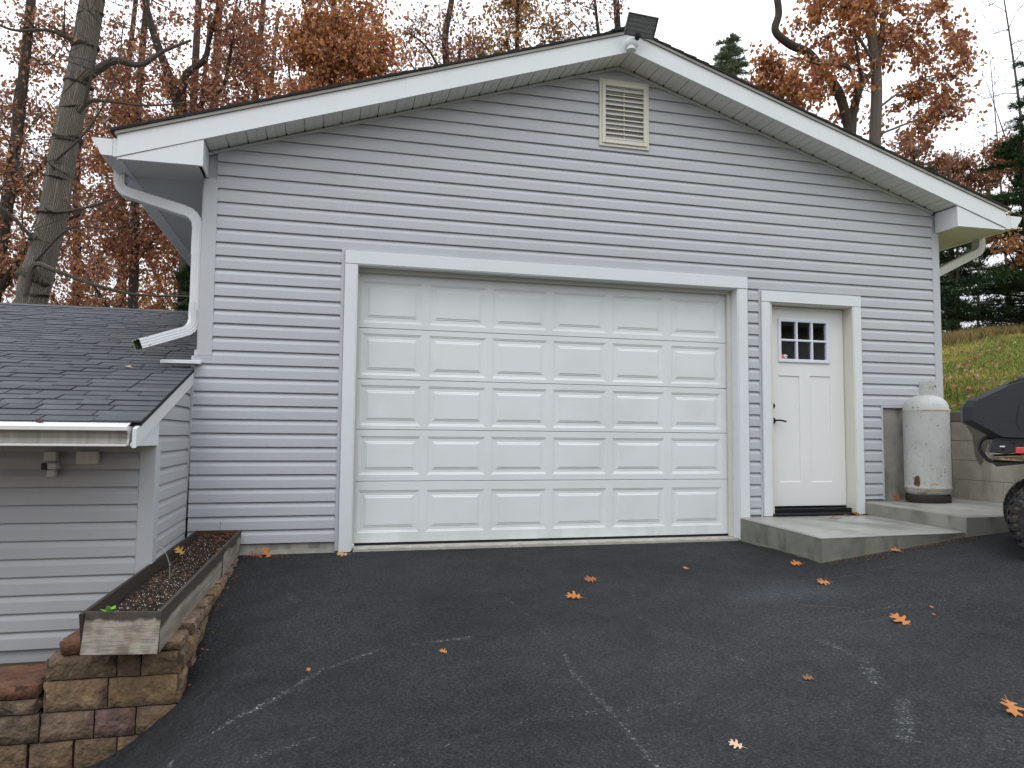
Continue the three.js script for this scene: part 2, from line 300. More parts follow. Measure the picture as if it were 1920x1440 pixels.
{ // structural walls behind the siding
  const front = new THREE.Shape([[-1.019, -0.4], [6.395, -0.4], [6.395, 3.38], [2.705, 4.53], [-1.019, 3.31]].map(p => new THREE.Vector2(...p)));
  const hole = (x0, x1, y0, y1) => front.holes.push(new THREE.Path([[x0, y0], [x1, y0], [x1, y1], [x0, y1]].map(p => new THREE.Vector2(...p))));
  hole(0.25, 3.97, -0.05, 2.46); hole(4.30, 5.29, 0.19, 2.335); hole(2.54, 2.97, 3.79, 4.37);
  const w = new THREE.ExtrudeGeometry(front, { depth: 0.15, bevelEnabled: false }).translate(0, 0, -0.16);
  const side = (x0, x1) => bx(x0, x1, -0.4, 3.3, -8.4, -0.161, 0);
  part('wall', [uvm(w), side(-1.012, -0.9), side(6.28, 6.388), bx(-0.9, 6.28, -0.4, 3.3, -8.4, -8.28, 0)], M.siding, garage);
  part('interior', [bx(0.0, 5.6, -0.05, -0.02, -8, -0.2, 0), bx(-0.88, 6.26, 2.9, 2.95, -8.2, -0.2, 0), bx(-0.88, 6.26, 0, 2.9, -8.2, -8.1, 0)], M.interior, garage);
  const R = rng(11);
  for (let k = -18; k <= 21; k++) {
    const y0 = L0 - (k + 1) * SC + SC * 0, ya = y0, yb = y0 + SC, mid = (ya + yb) / 2;
    const left = mid > 1.62 ? -0.916 : -1.045, segs = [];
    if (mid > 2.56) segs.push([left, 6.316, ya]);
    else if (mid > 2.445) { segs.push([left, 0.122, ya], [4.075, 6.316, ya]); }
    else { segs.push([left, 0.122, Math.max(ya, 0.058)], [4.075, 4.198, Math.max(ya, 0.215)], [5.394, mid > 1.3 ? 6.316 : 5.612, Math.max(ya, 0.352)]); }
    const pairSeed = rng(500 + (k >> 1));
    for (const [xa, xb, ylo] of segs) {
      if (ylo > yb - 0.01) continue;
      const cuts = [xa]; const w = xb - xa, off = pairSeed();
      if (w > 3) { let c = xa + 0.6 + off * 2.6; while (c < xb - 0.5) { cuts.push(c); c += 3.66; } }
      cuts.push(xb);
      for (let i = 0; i + 1 < cuts.length; i++) {
        const ca = cuts[i] - (i ? 0.012 : 0), cb = cuts[i + 1];
        const g = board(ya, ylo, yb, y => Math.max(ca, gabL(y) + 0.012), y => Math.min(cb, gabR(y) - 0.012), i % 2 ? 0.0012 : 0);
        if (g) part('siding_board', g, M.sidings[Math.floor(pairSeed() * 3)], garage);
      }
    }
  }
  // corner posts and channels
  part('corner_post', [bx(-1.019, -0.908, 1.605, 3.095, 0.001, 0.022), bx(-1.03, -1.0, 1.605, 3.095, -0.09, 0.0)], M.post, garage);
  part('corner_post', [bx(6.306, 6.396, 0.9, 3.18, 0.001, 0.022), bx(6.38, 6.405, 0.9, 3.18, -0.09, 0.0)], M.post, garage);
  const ch = bx(-0.016, 0.016, 0, 1.62, 0.002, 0.026).rotateZ(-0.0).applyMatrix4(new THREE.Matrix4().makeShear(0, 0, 0.0, 0, 0, 0)); const p = ch.attributes.position;
  for (let i = 0; i < p.count; i++) { const y = p.getY(i); p.setX(i, p.getX(i) - 1.083 + 0.022 * y); p.setY(i, y - 0.02); }
  part('channel', ch, M.post, garage);
  part('channel', [bx(0.120, 0.1485, -0.02, 2.578, 0.002, 0.024), bx(0.1485, 4.058, 2.561, 2.578, 0.002, 0.02), bx(4.058, 4.077, 0.19, 2.578, 0.002, 0.02)], M.post, garage);
  part('channel', [bx(4.196, 4.216, 0.19, 2.452, 0.002, 0.022), bx(4.216, 5.376, 2.436, 2.452, 0.002, 0.016), bx(5.376, 5.396, 0.33, 2.452, 0.002, 0.02)], M.post, garage);
  part('channel', [bx(5.612, 5.632, 0.34, 1.31, 0.002, 0.022), bx(5.632, 6.31, 1.29, 1.31, 0.002, 0.022)], M.post, garage);
  // frieze strip under the gable soffit
  part('frieze_channel', [prism([[-0.99, 3.295], [2.70, 4.530], [2.70, 4.556], [-0.99, 3.321]], 0.004, 0.026), prism([[2.70, 4.530], [6.33, 3.390], [6.33, 3.416], [2.70, 4.556]], 0.004, 0.026)], M.post, garage);
  part('foundation', [bx(-1.0, 0.16, -0.5, 0.05, -0.12, -0.004, 0.004)], M.footing, garage);
  part('foundation', bx(5.625, 6.52, -0.2, 1.292, -0.15, -0.008, 0.004), M.concrete, garage);
  part('floor_slab', bx(0.27, 3.95, -0.3, -0.004, -0.4, 0.028, 0.008), M.footing, garage);
}
{ // gable roof edge
  const zf = 0.31;
  const yl = x => 3.117 + 0.3344 * (x + 1.61), yr = x => 3.218 + 0.314 * (6.979 - x);
  const seg = (x0, x1, f, a, b, z0, z1) => prism([[x0, f(x0) + a], [x1, f(x1) + a], [x1, f(x1) + b], [x0, f(x0) + b]], z0, z1, 0.001);
  const cx = 2.705;
  part('rake_board', seg(-1.618, 0.62, yl, 0, 0.176, zf - 0.022, zf), M.white, garage);
  part('rake_board', seg(0.615, cx, yl, 0, 0.176, zf - 0.022, zf + 0.0025), M.white, garage);
  part('rake_board', seg(cx, 4.72, yr, 0.002, 0.176, zf - 0.022, zf), M.white, garage);
  part('rake_board', seg(4.715, 6.984, yr, 0.002, 0.176, zf - 0.022, zf + 0.0025), M.white, garage);
  part('drip_edge', seg(-1.635, cx, yl, 0.178, 0.204, -8.6, zf + 0.016), M.dripEdge, garage);
  part('drip_edge', seg(cx, 7.0, yr, 0.178, 0.204, -8.6, zf + 0.016), M.dripEdge, garage);
  // shingle courses seen edge-on along the rake
  const R = rng(5);
  for (let s = 0; s < 2; s++) {
    const f = s ? yr : yl, x0 = s ? cx : -1.668, x1 = s ? 7.035 : cx, n = 33;
    for (let i = 0; i < n; i++) {
      const a = mix(x0, x1, i / n), b = mix(x0, x1, (i + 1) / n) + 0.004; const lo = s ? b : a, hi = s ? a : b;
      const t = 0.006 * R(); const A = [a, f(a) + 0.206], B = [b, f(b) + 0.206];
      const ta = s ? 0.015 : 0.026, tb = s ? 0.026 : 0.015;
      part('roof_shingle', prism([A, B, [b, B[1] + tb], [a, A[1] + ta]], -8.6, zf + 0.024 + t, 0), M.shingleEdge, garage);
    }
  }
  part('ridge_cap', prism([[2.5, 4.711], [2.705, 4.775], [2.91, 4.711], [2.91, 4.735], [2.705, 4.803], [2.5, 4.735]], -8.6, zf + 0.035, 0.002), M.shingleEdge, garage);
  // vented soffit panels under the gable overhang, each with a groove and a dark weep notch
  const pan = 0.152;
  for (let s = 0; s < 2; s++) {
    const x0 = s ? cx : -0.985, x1 = s ? 6.365 : cx, f = s ? yr : yl, n = Math.round((x1 - x0) / pan);
    for (let i = 0; i < n; i++) {
      const a = mix(x0, x1, i / n) + 0.004, b = mix(x0, x1, (i + 1) / n) - 0.004, m = (a + b) / 2;
      part('soffit_panel', [seg(a, m - 0.004, f, 0.006, 0.016, 0.006, zf - 0.022), seg(m - 0.004, m + 0.004, f, 0.010, 0.016, 0.006, zf - 0.022), seg(m + 0.004, b, f, 0.006, 0.016, 0.006, zf - 0.022)], M.soffit, garage);
    }
    part('soffit_backing', seg(s ? cx : -1.5, s ? 6.9 : cx, f, 0.018, 0.03, 0.004, zf - 0.022), M.soffit, garage);
    for (let i = 1; i < n; i++) { const c = mix(x0, x1, i / n); part('weep_notch', bx(c - 0.005, c + 0.005, f(c) - 0.004, f(c) + 0.014, 0.028, 0.044, 0), M.dark, garage); }
  }
  // boxed eave returns and eaves
  part('eave_return', [prism([[-1.616, 3.100], [-0.988, 3.104], [-0.988, yl(-0.988) - 0.002], [-1.61, 3.112]], 0.27, zf - 0.006, 0.002), bx(-1.0, -0.988, 3.104, 3.322, 0.002, 0.275, 0.001)], M.white, garage);
  part('eave_return', [prism([[6.370, 3.190], [6.982, 3.196], [6.978, 3.212], [6.370, yr(6.37) - 0.002]], 0.27, zf - 0.006, 0.002), bx(6.370, 6.382, 3.190, 3.405, 0.002, 0.275, 0.001)], M.white, garage);
  for (let i = 0; i < 22; i++) {
    const z1 = 0.27 - i * 0.40, z0 = z1 - 0.396;
    part('eave_soffit_panel', bx(-1.585, -1.022, 3.102, 3.112, z0, z1, 0.002), M.eaveSoffit, garage);
    part('eave_soffit_panel', bx(6.40, 6.955, 3.194, 3.204, z0, z1, 0.002), M.cream, garage);
  }
  part('fascia', [bx(-1.622, -1.586, 3.095, 3.30, -8.6, 0.285, 0.003)], M.white, garage);
  part('fascia', [bx(6.956, 6.986, 3.188, 3.385, -8.6, 0.285, 0.003)], M.cream, garage);
  // K-style gutters
  const K = (x, y, s) => [[0, 0], [s * 0.072, 0], [s * 0.090, 0.018], [s * 0.100, 0.05], [s * 0.128, 0.078], [s * 0.142, 0.105], [s * 0.150, 0.122], [s * 0.150, 0.132], [s * 0.143, 0.132], [s * 0.141, 0.118], [s * 0.115, 0.08], [s * 0.09, 0.05], [s * 0.082, 0.02], [s * 0.068, 0.006], [s * 0.006, 0.006], [s * 0.006, 0.132], [0, 0.132]].map(p => [x + p[0], y + p[1]]);
  const cap = (x, y, s) => [[0, 0], [s * 0.072, 0], [s * 0.090, 0.018], [s * 0.100, 0.05], [s * 0.128, 0.078], [s * 0.142, 0.105], [s * 0.150, 0.122], [s * 0.150, 0.133], [0, 0.133]].map(p => [x + p[0], y + p[1]]);
  const gl = pivot('gutter', garage); part('gutter_trough', prism(K(-1.652, 3.122, -1), -8.6, 0.292), M.white, gl); part('end_cap', prism(cap(-1.652, 3.122, -1), 0.292, 0.299, 0.001), M.white, gl); part('gutter_joint', bx(-1.652, -1.622, 3.118, 3.262, -8.6, 0.294, 0.002), M.white, gl);
  const gr = pivot('gutter', garage); part('gutter_trough', prism(K(7.062, 3.222, 1), -8.6, 0.292), M.white, gr); part('end_cap', prism(cap(7.062, 3.222, 1), 0.292, 0.299, 0.001), M.white, gr); part('gutter_joint', bx(6.99, 7.062, 3.212, 3.362, -8.6, 0.296, 0.002), M.white, gr);
  // corrugated downspouts
  const sp = []; { const w = 0.042, h = 0.048; for (let i = 0; i < 12; i++) sp.push([mix(-w, w, i / 12), -h + (i % 3 === 1 ? 0.004 : 0)]); for (let i = 0; i < 8; i++) sp.push([w - (i % 3 === 1 ? 0.004 : 0), mix(-h, h, i / 8)]); for (let i = 0; i < 12; i++) sp.push([mix(w, -w, i / 12), h - (i % 3 === 1 ? 0.004 : 0)]); for (let i = 0; i < 8; i++) sp.push([-w + (i % 3 === 1 ? 0.004 : 0), mix(h, -h, i / 8)]); }
  const crimp = pts => i => { const p = pts[Math.max(0, i - 1)], q = pts[i], r = pts[Math.min(pts.length - 1, i + 1)]; const a = V(...q).sub(V(...p)).normalize(), b = V(...r).sub(V(...q)).normalize(); return 1 + (a.dot(b) < 0.9995 && i > 0 && i < pts.length - 1 ? (i % 2 ? 0.055 : -0.03) : 0); };
  const ds = pivot('downspout', garage);
  const p1 = arc([[-1.70, 3.15, -0.16], [-1.70, 2.985, -0.16], [-1.07, 2.80, -0.09], [-1.066, 2.45, -0.075]], 0.11, 9);
  part('elbow', sweep(sp, p1, [0, 0, 1], crimp(p1)), M.white, ds);
  part('outlet', bx(-1.745, -1.655, 3.06, 3.125, -0.20, -0.12, 0.006), M.white, ds);
  part('pipe', sweep(sp, [[-1.0655, 2.47, -0.0755], [-1.062, 1.98, -0.07]], [0, 0, 1], () => 0.97), M.white, ds);
  const p2 = arc([[-1.062, 2.05, -0.07], [-1.062, 1.835, -0.07], [-1.33, 1.70, 0.14], [-1.425, 1.65, 0.24]], 0.14, 9);
  part('spout', sweep(sp, p2, [0.4, 0, 1], crimp(p2)), M.white, ds);
  const p3 = [[-1.37, 1.679, 0.185], [-1.424, 1.6505, 0.2388]];
  part('spout_lining', sweep(sp.map(p => [p[0] * 0.94, p[1] * 0.94]), p3, [0.4, 0, 1]), std({ rgb: [0.10, 0.14, 0.05], roughness: 0.9, map: fineNoise }), ds).userData.label = 'mossy green inside of the downspout end';
  part('screw', [[-1.03, 1.99, -0.044], [-1.075, 2.775, -0.06], [-1.6, 2.965, -0.12]].map(p => new THREE.SphereGeometry(0.004, 6, 4).translate(...p)), M.blackMetal, ds);
  const dr = pivot('downspout', garage);
  const p4 = arc([[7.135, 3.24, -0.18], [7.135, 3.09, -0.18], [6.60, 2.825, -0.20], [6.44, 2.745, -0.20], [6.44, 2.2, -0.2], [6.44, 1.2, -0.2]], 0.12, 9);
  part('elbow', sweep(sp, p4, [0, 0, 1], crimp(p4)), std({ rgb: [0.62, 0.61, 0.56], roughness: 0.5, map: dirtTex }), dr);
  part('kickout_flashing', prismY([[-1.30, 0.02], [-1.02, -0.03], [-0.985, 0.0], [-0.985, 0.06], [-1.06, 0.085], [-1.28, 0.06]], 1.528, 1.558, 0.004), M.white, garage);
  part('post_foot', bx(-1.0, -0.908, 1.578, 1.606, 0.0, 0.02, 0.002), M.post, garage);
}
{ // gable vent
  const v = pivot('gable_vent', garage), c = std({ rgb: [0.66, 0.63, 0.54], roughness: 0.5, map: dirtTex });
  const fr = new THREE.Shape([[2.497, 3.748], [3.01, 3.748], [3.01, 4.412], [2.497, 4.412]].map(p => new THREE.Vector2(...p)));
  fr.holes.push(new THREE.Path([[2.556, 3.815], [2.951, 3.815], [2.951, 4.345], [2.556, 4.345]].map(p => new THREE.Vector2(...p))));
  part('frame', [uvm(new THREE.ExtrudeGeometry(fr, { depth: 0.02, bevelEnabled: true, bevelSize: 0.004, bevelOffset: -0.004, bevelThickness: 0.004, bevelSegments: 2 }).translate(0, 0, 0.012)),
    bx(2.522, 2.556, 3.776, 4.376, 0.03, 0.05, 0.004), bx(2.951, 2.985, 3.776, 4.376, 0.03, 0.05, 0.004), bx(2.557, 2.95, 3.776, 3.815, 0.03, 0.05, 0.004), bx(2.557, 2.95, 4.345, 4.376, 0.03, 0.05, 0.004)], c, v);
  for (let i = 0; i < 11; i++) { const y = 3.833 + i * 0.0475; part('slat', prismX([[0.046, y - 0.013], [0.044, y - 0.002], [-0.002, y + 0.014], [-0.004, y + 0.009], [0.036, y - 0.006]], 2.558, 2.949, 0), c, v); }
  part('mullion', bx(2.748, 2.757, 3.815, 4.345, 0.0, 0.03, 0.001), c, v);
  part('screen', bx(2.55, 2.96, 3.8, 4.36, -0.07, -0.06, 0), std({ rgb: [0.03, 0.024, 0.018], roughness: 0.95 }), v);
}
{ // garage door opening: trim, jambs, sectional door
  const tr = pivot('door_casing', garage);
  part('head_casing', bx(0.150, 2.09, 2.449, 2.560, 0.002, 0.046), M.trim, tr); part('head_casing', bx(2.085, 4.058, 2.446, 2.560, 0.002, 0.0485), M.trim, tr);
  part('side_casing', bx(0.150, 0.252, -0.03, 2.447, 0.002, 0.043), M.trim, tr); part('side_casing', bx(3.956, 4.057, -0.03, 2.444, 0.002, 0.043), M.trim, tr);
  part('jamb', [bx(0.252, 0.262, -0.02, 2.44, -0.16, 0.040), bx(3.945, 3.955, -0.02, 2.44, -0.16, 0.040), bx(0.252, 3.955, 2.440, 2.449, -0.16, 0.040)], M.trim, tr);
  part('stop_seal', [bx(0.262, 0.284, 0.0, 2.42, -0.105, -0.085), bx(3.905, 3.945, 0.0, 2.42, -0.108, -0.075), bx(0.262, 3.945, 2.405, 2.44, -0.108, -0.075)], M.doorSeal, tr);
  const d = pivot('garage_door', garage);
  const yb = [0.018, 0.555, 1.010, 1.457, 1.913, 2.43], px = [[0.315, 0.846], [0.914, 1.440], [1.503, 2.030], [2.093, 2.622], [2.690, 3.224], [3.305, 3.840]];
  const py = [[0.109, 0.474], [0.614, 0.950], [1.048, 1.401], [1.496, 1.862], [1.965, 2.330]];
  const z0 = -0.12;
  for (let r = 0; r < 5; r++) {
    const s = new THREE.Shape([[0.27, yb[r] + 0.002], [3.93, yb[r] + 0.002], [3.93, yb[r + 1] - 0.002], [0.27, yb[r + 1] - 0.002]].map(p => new THREE.Vector2(...p)));
    for (const [a, b] of px) s.holes.push(new THREE.Path([[a, py[r][0]], [b, py[r][0]], [b, py[r][1]], [a, py[r][1]]].map(p => new THREE.Vector2(...p))));
    part('door_section', uvm(new THREE.ExtrudeGeometry(s, { depth: 0.04, bevelEnabled: true, bevelSize: 0.002, bevelOffset: -0.002, bevelThickness: 0.003, bevelSegments: 1 }).translate(0, 0, z0 - 0.043)), M.doorWhite, d);
    for (const [a, b] of px) {
      const rings = [[-0.002, 0], [0.005, -0.004], [0.011, -0.0045], [0.016, -0.0085], [0.044, -0.009], [0.050, -0.005], [0.058, -0.0045], [0.064, -0.0005], [0.068, 0]];
      const q = [];
      const c = ([i, z]) => [[a + i, py[r][0] + i, z0 + z], [b - i, py[r][0] + i, z0 + z], [b - i, py[r][1] - i, z0 + z], [a + i, py[r][1] - i, z0 + z]];
      for (let i = 0; i + 1 < rings.length; i++) { const A = c(rings[i]), B = c(rings[i + 1]); for (let k = 0; k < 4; k++) q.push([A[k], A[(k + 1) % 4], B[(k + 1) % 4], B[k]]); }
      q.push(c(rings[rings.length - 1]));
      part('raised_panel', quads(q), M.doorWhite, d);
    }
  }
  part('bottom_seal', bx(0.275, 3.925, 0.0, 0.016, -0.15, -0.128, 0.003), M.dark, d);
  part('door_back', bx(0.27, 3.93, 0.0, 2.43, -0.19, -0.17, 0), M.interior, d);
  part('corner_patch', bx(0.253, 0.283, -0.004, 0.03, -0.07, 0.03, 0.004), M.doorSeal, tr);
}
{ // entry door
  const tr = pivot('entry_casing', garage);
  part('head_casing', bx(4.219, 5.374, 2.330, 2.432, 0.002, 0.047), M.trim, tr);
  part('side_casing', bx(4.219, 4.308, 0.20, 2.328, 0.002, 0.044), M.trim, tr); part('side_casing', bx(5.285, 5.373, 0.20, 2.328, 0.002, 0.044), M.trim, tr);
  part('jamb', [bx(4.308, 4.338, 0.20, 2.33, -0.15, 0.03), bx(4.338, 5.27, 2.318, 2.3295, -0.15, 0.03), bx(5.27, 5.285, 0.20, 2.33, -0.15, 0.042), bx(5.262, 5.27, 0.21, 2.318, -0.15, -0.085)], M.jamb, tr);
  const d = pivot('entry_door', garage), zf = -0.09;
  const s = new THREE.Shape([[4.343, 0.282], [5.256, 0.282], [5.256, 2.313], [4.343, 2.313]].map(p => new THREE.Vector2(...p)));
  const holes = [[4.500, 5.060, 1.757, 2.172], [4.487, 4.722, 0.527, 1.600], [4.850, 5.090, 0.525, 1.605]];
  for (const [a, b, c, e] of holes) s.holes.push(new THREE.Path([[a, c], [b, c], [b, e], [a, e]].map(p => new THREE.Vector2(...p))));
  part('door_leaf', uvm(new THREE.ExtrudeGeometry(s, { depth: 0.04, bevelEnabled: true, bevelSize: 0.003, bevelOffset: -0.003, bevelThickness: 0.003, bevelSegments: 1 }).translate(0, 0, zf - 0.043)), M.entry, d);
  for (const [a, b, c, e] of holes.slice(1)) part('recessed_panel', bx(a - 0.01, b + 0.01, c - 0.01, e + 0.01, zf - 0.03, zf - 0.009, 0), M.entry, d);
  const f = new THREE.Shape([[4.480, 1.740], [5.080, 1.740], [5.080, 2.189], [4.480, 2.189]].map(p => new THREE.Vector2(...p)));
  const gx = [4.513, 4.685, 4.707, 4.864, 4.886, 5.044], gy = [1.775, 1.957, 1.979, 2.158];
  for (let i = 0; i < 3; i++) for (let j = 0; j < 2; j++) f.holes.push(new THREE.Path([[gx[2 * i], gy[2 * j]], [gx[2 * i + 1], gy[2 * j]], [gx[2 * i + 1], gy[2 * j + 1]], [gx[2 * i], gy[2 * j + 1]]].map(p => new THREE.Vector2(...p))));
  part('window_frame', uvm(new THREE.ExtrudeGeometry(f, { depth: 0.022, bevelEnabled: true, bevelSize: 0.005, bevelOffset: -0.005, bevelThickness: 0.006, bevelSegments: 2 }).translate(0, 0, zf - 0.012)), M.glassFrame, d);
  for (let i = 0; i < 3; i++) for (let j = 0; j < 2; j++) part('pane', bx(gx[2 * i] - 0.004, gx[2 * i + 1] + 0.004, gy[2 * j] - 0.004, gy[2 * j + 1] + 0.004, zf - 0.018, zf - 0.0145, 0), M.glass, d);
  const st = canv(128, 64, (c) => { // two-tone sticker, orange to red beside white shapes
    c.clearRect(0, 0, 128, 64); const g = c.createLinearGradient(0, 0, 0, 64); g.addColorStop(0, '#f08a3c'); g.addColorStop(1, '#d23a22'); c.fillStyle = g; c.fillRect(0, 4, 62, 60);
    c.fillStyle = '#f4f4f6'; c.fillRect(58, 6, 44, 16); c.fillRect(96, 16, 26, 10); c.font = 'bold 40px sans-serif'; c.fillText('K', 60, 50); c.fillText('N', 80, 60); });
  const sm = std({ map: st, roughness: 0.5, transparent: true, alphaTest: 0.5 });
  part('window_sticker', new THREE.PlaneGeometry(0.085, 0.045).translate(4.562, 1.802, zf - 0.0125), sm, d);
  const lever = pivot('door_handle', d);
  part('rose', new THREE.CylinderGeometry(0.031, 0.034, 0.014, 20).rotateX(Math.PI / 2).translate(4.405, 1.142, zf + 0.007), M.blackMetal, lever);
  part('lever', [new THREE.CylinderGeometry(0.011, 0.016, 0.05, 12).rotateX(Math.PI / 2).translate(4.405, 1.142, zf + 0.035), sweep(ring(0.009, 8).map(([a, b]) => [a, b * 0.7]), arc([[4.395, 1.143, zf + 0.055], [4.45, 1.146, zf + 0.062], [4.53, 1.134, zf + 0.05]], 0.03), [0, 0, 1])], M.blackMetal, lever);
  const bolt = pivot('deadbolt', d);
  part('bolt_plate', new THREE.CylinderGeometry(0.026, 0.031, 0.018, 20).rotateX(Math.PI / 2).translate(4.402, 1.292, zf + 0.009), M.blackMetal, bolt);
  part('threshold', [bx(4.338, 5.262, 0.215, 0.262, -0.14, -0.02, 0.004), bx(4.312, 5.268, 0.197, 0.222, -0.12, 0.075, 0.004), bx(4.343, 5.256, 0.262, 0.280, -0.128, -0.1, 0.002)], M.blackMetal, d);
  part('door_back', bx(4.3, 5.3, 0.2, 1.6, -0.2, -0.14, 0), M.interior, d);
}
{ // solar light at the gable peak
  const t = thing('solar_panel_light', 'small grey solar panel on a white ball mount at the gable peak', 'solar panel', [2.70, 4.62, 0.33]);
  const o = [-0.115, 0.025, 0.10], u = [0.30, 0.0, -0.02], v = [0.0, 0.148, 0.115];
  const P = (a, b, c) => { const n = V(...u).cross(V(...v)).normalize(); return [o[0] + u[0] * a + v[0] * b + n.x * c, o[1] + u[1] * a + v[1] * b + n.y * c, o[2] + u[2] * a + v[2] * b + n.z * c]; };
  const slab = (a0, a1, b0, b1, c0, c1) => quads([[P(a0, b0, c1), P(a1, b0, c1), P(a1, b1, c1), P(a0, b1, c1)], [P(a1, b0, c0), P(a0, b0, c0), P(a0, b1, c0), P(a1, b1, c0)], [P(a0, b0, c0), P(a1, b0, c0), P(a1, b0, c1), P(a0, b0, c1)], [P(a0, b1, c1), P(a1, b1, c1), P(a1, b1, c0), P(a0, b1, c0)], [P(a0, b0, c0), P(a0, b0, c1), P(a0, b1, c1), P(a0, b1, c0)], [P(a1, b0, c1), P(a1, b0, c0), P(a1, b1, c0), P(a1, b1, c1)]]);
  const fm = std({ rgb: [0.07, 0.075, 0.08], roughness: 0.5 });
  part('panel_frame', [slab(0, 1, 0, 0.06, -0.015, 0.006), slab(0, 1, 0.95, 1, -0.015, 0.006), slab(0, 0.04, 0.06, 0.95, -0.015, 0.006), slab(0.96, 1, 0.06, 0.95, -0.015, 0.006)], fm, t);
  for (let i = 0; i < 9; i++) part('panel_rib', slab(0.045, 0.955, 0.062 + i * 0.0985, 0.062 + i * 0.0985 + 0.094, -0.012, 0.001 - 0.003 * (i % 2)), std({ rgb: [0.17, 0.18, 0.19], roughness: 0.5 }), t);
  part('panel_lip', slab(-0.01, 1.01, 1.0, 1.03, -0.02, 0.01), M.white, t);
  part('mount', [new THREE.SphereGeometry(0.065, 16, 12).scale(1, 0.85, 0.8).translate(-0.01, -0.01, 0.035), new THREE.CylinderGeometry(0.03, 0.045, 0.05, 14).translate(-0.02, -0.055, 0.04), new THREE.CylinderGeometry(0.05, 0.055, 0.02, 16).rotateX(Math.PI / 2).translate(-0.005, -0.01, -0.005)], M.white, t);
  part('lens', [new THREE.CylinderGeometry(0.022, 0.022, 0.05, 14).rotateX(Math.PI / 2 - 0.5).translate(0.02, 0.028, 0.095)], M.dark, t);
}

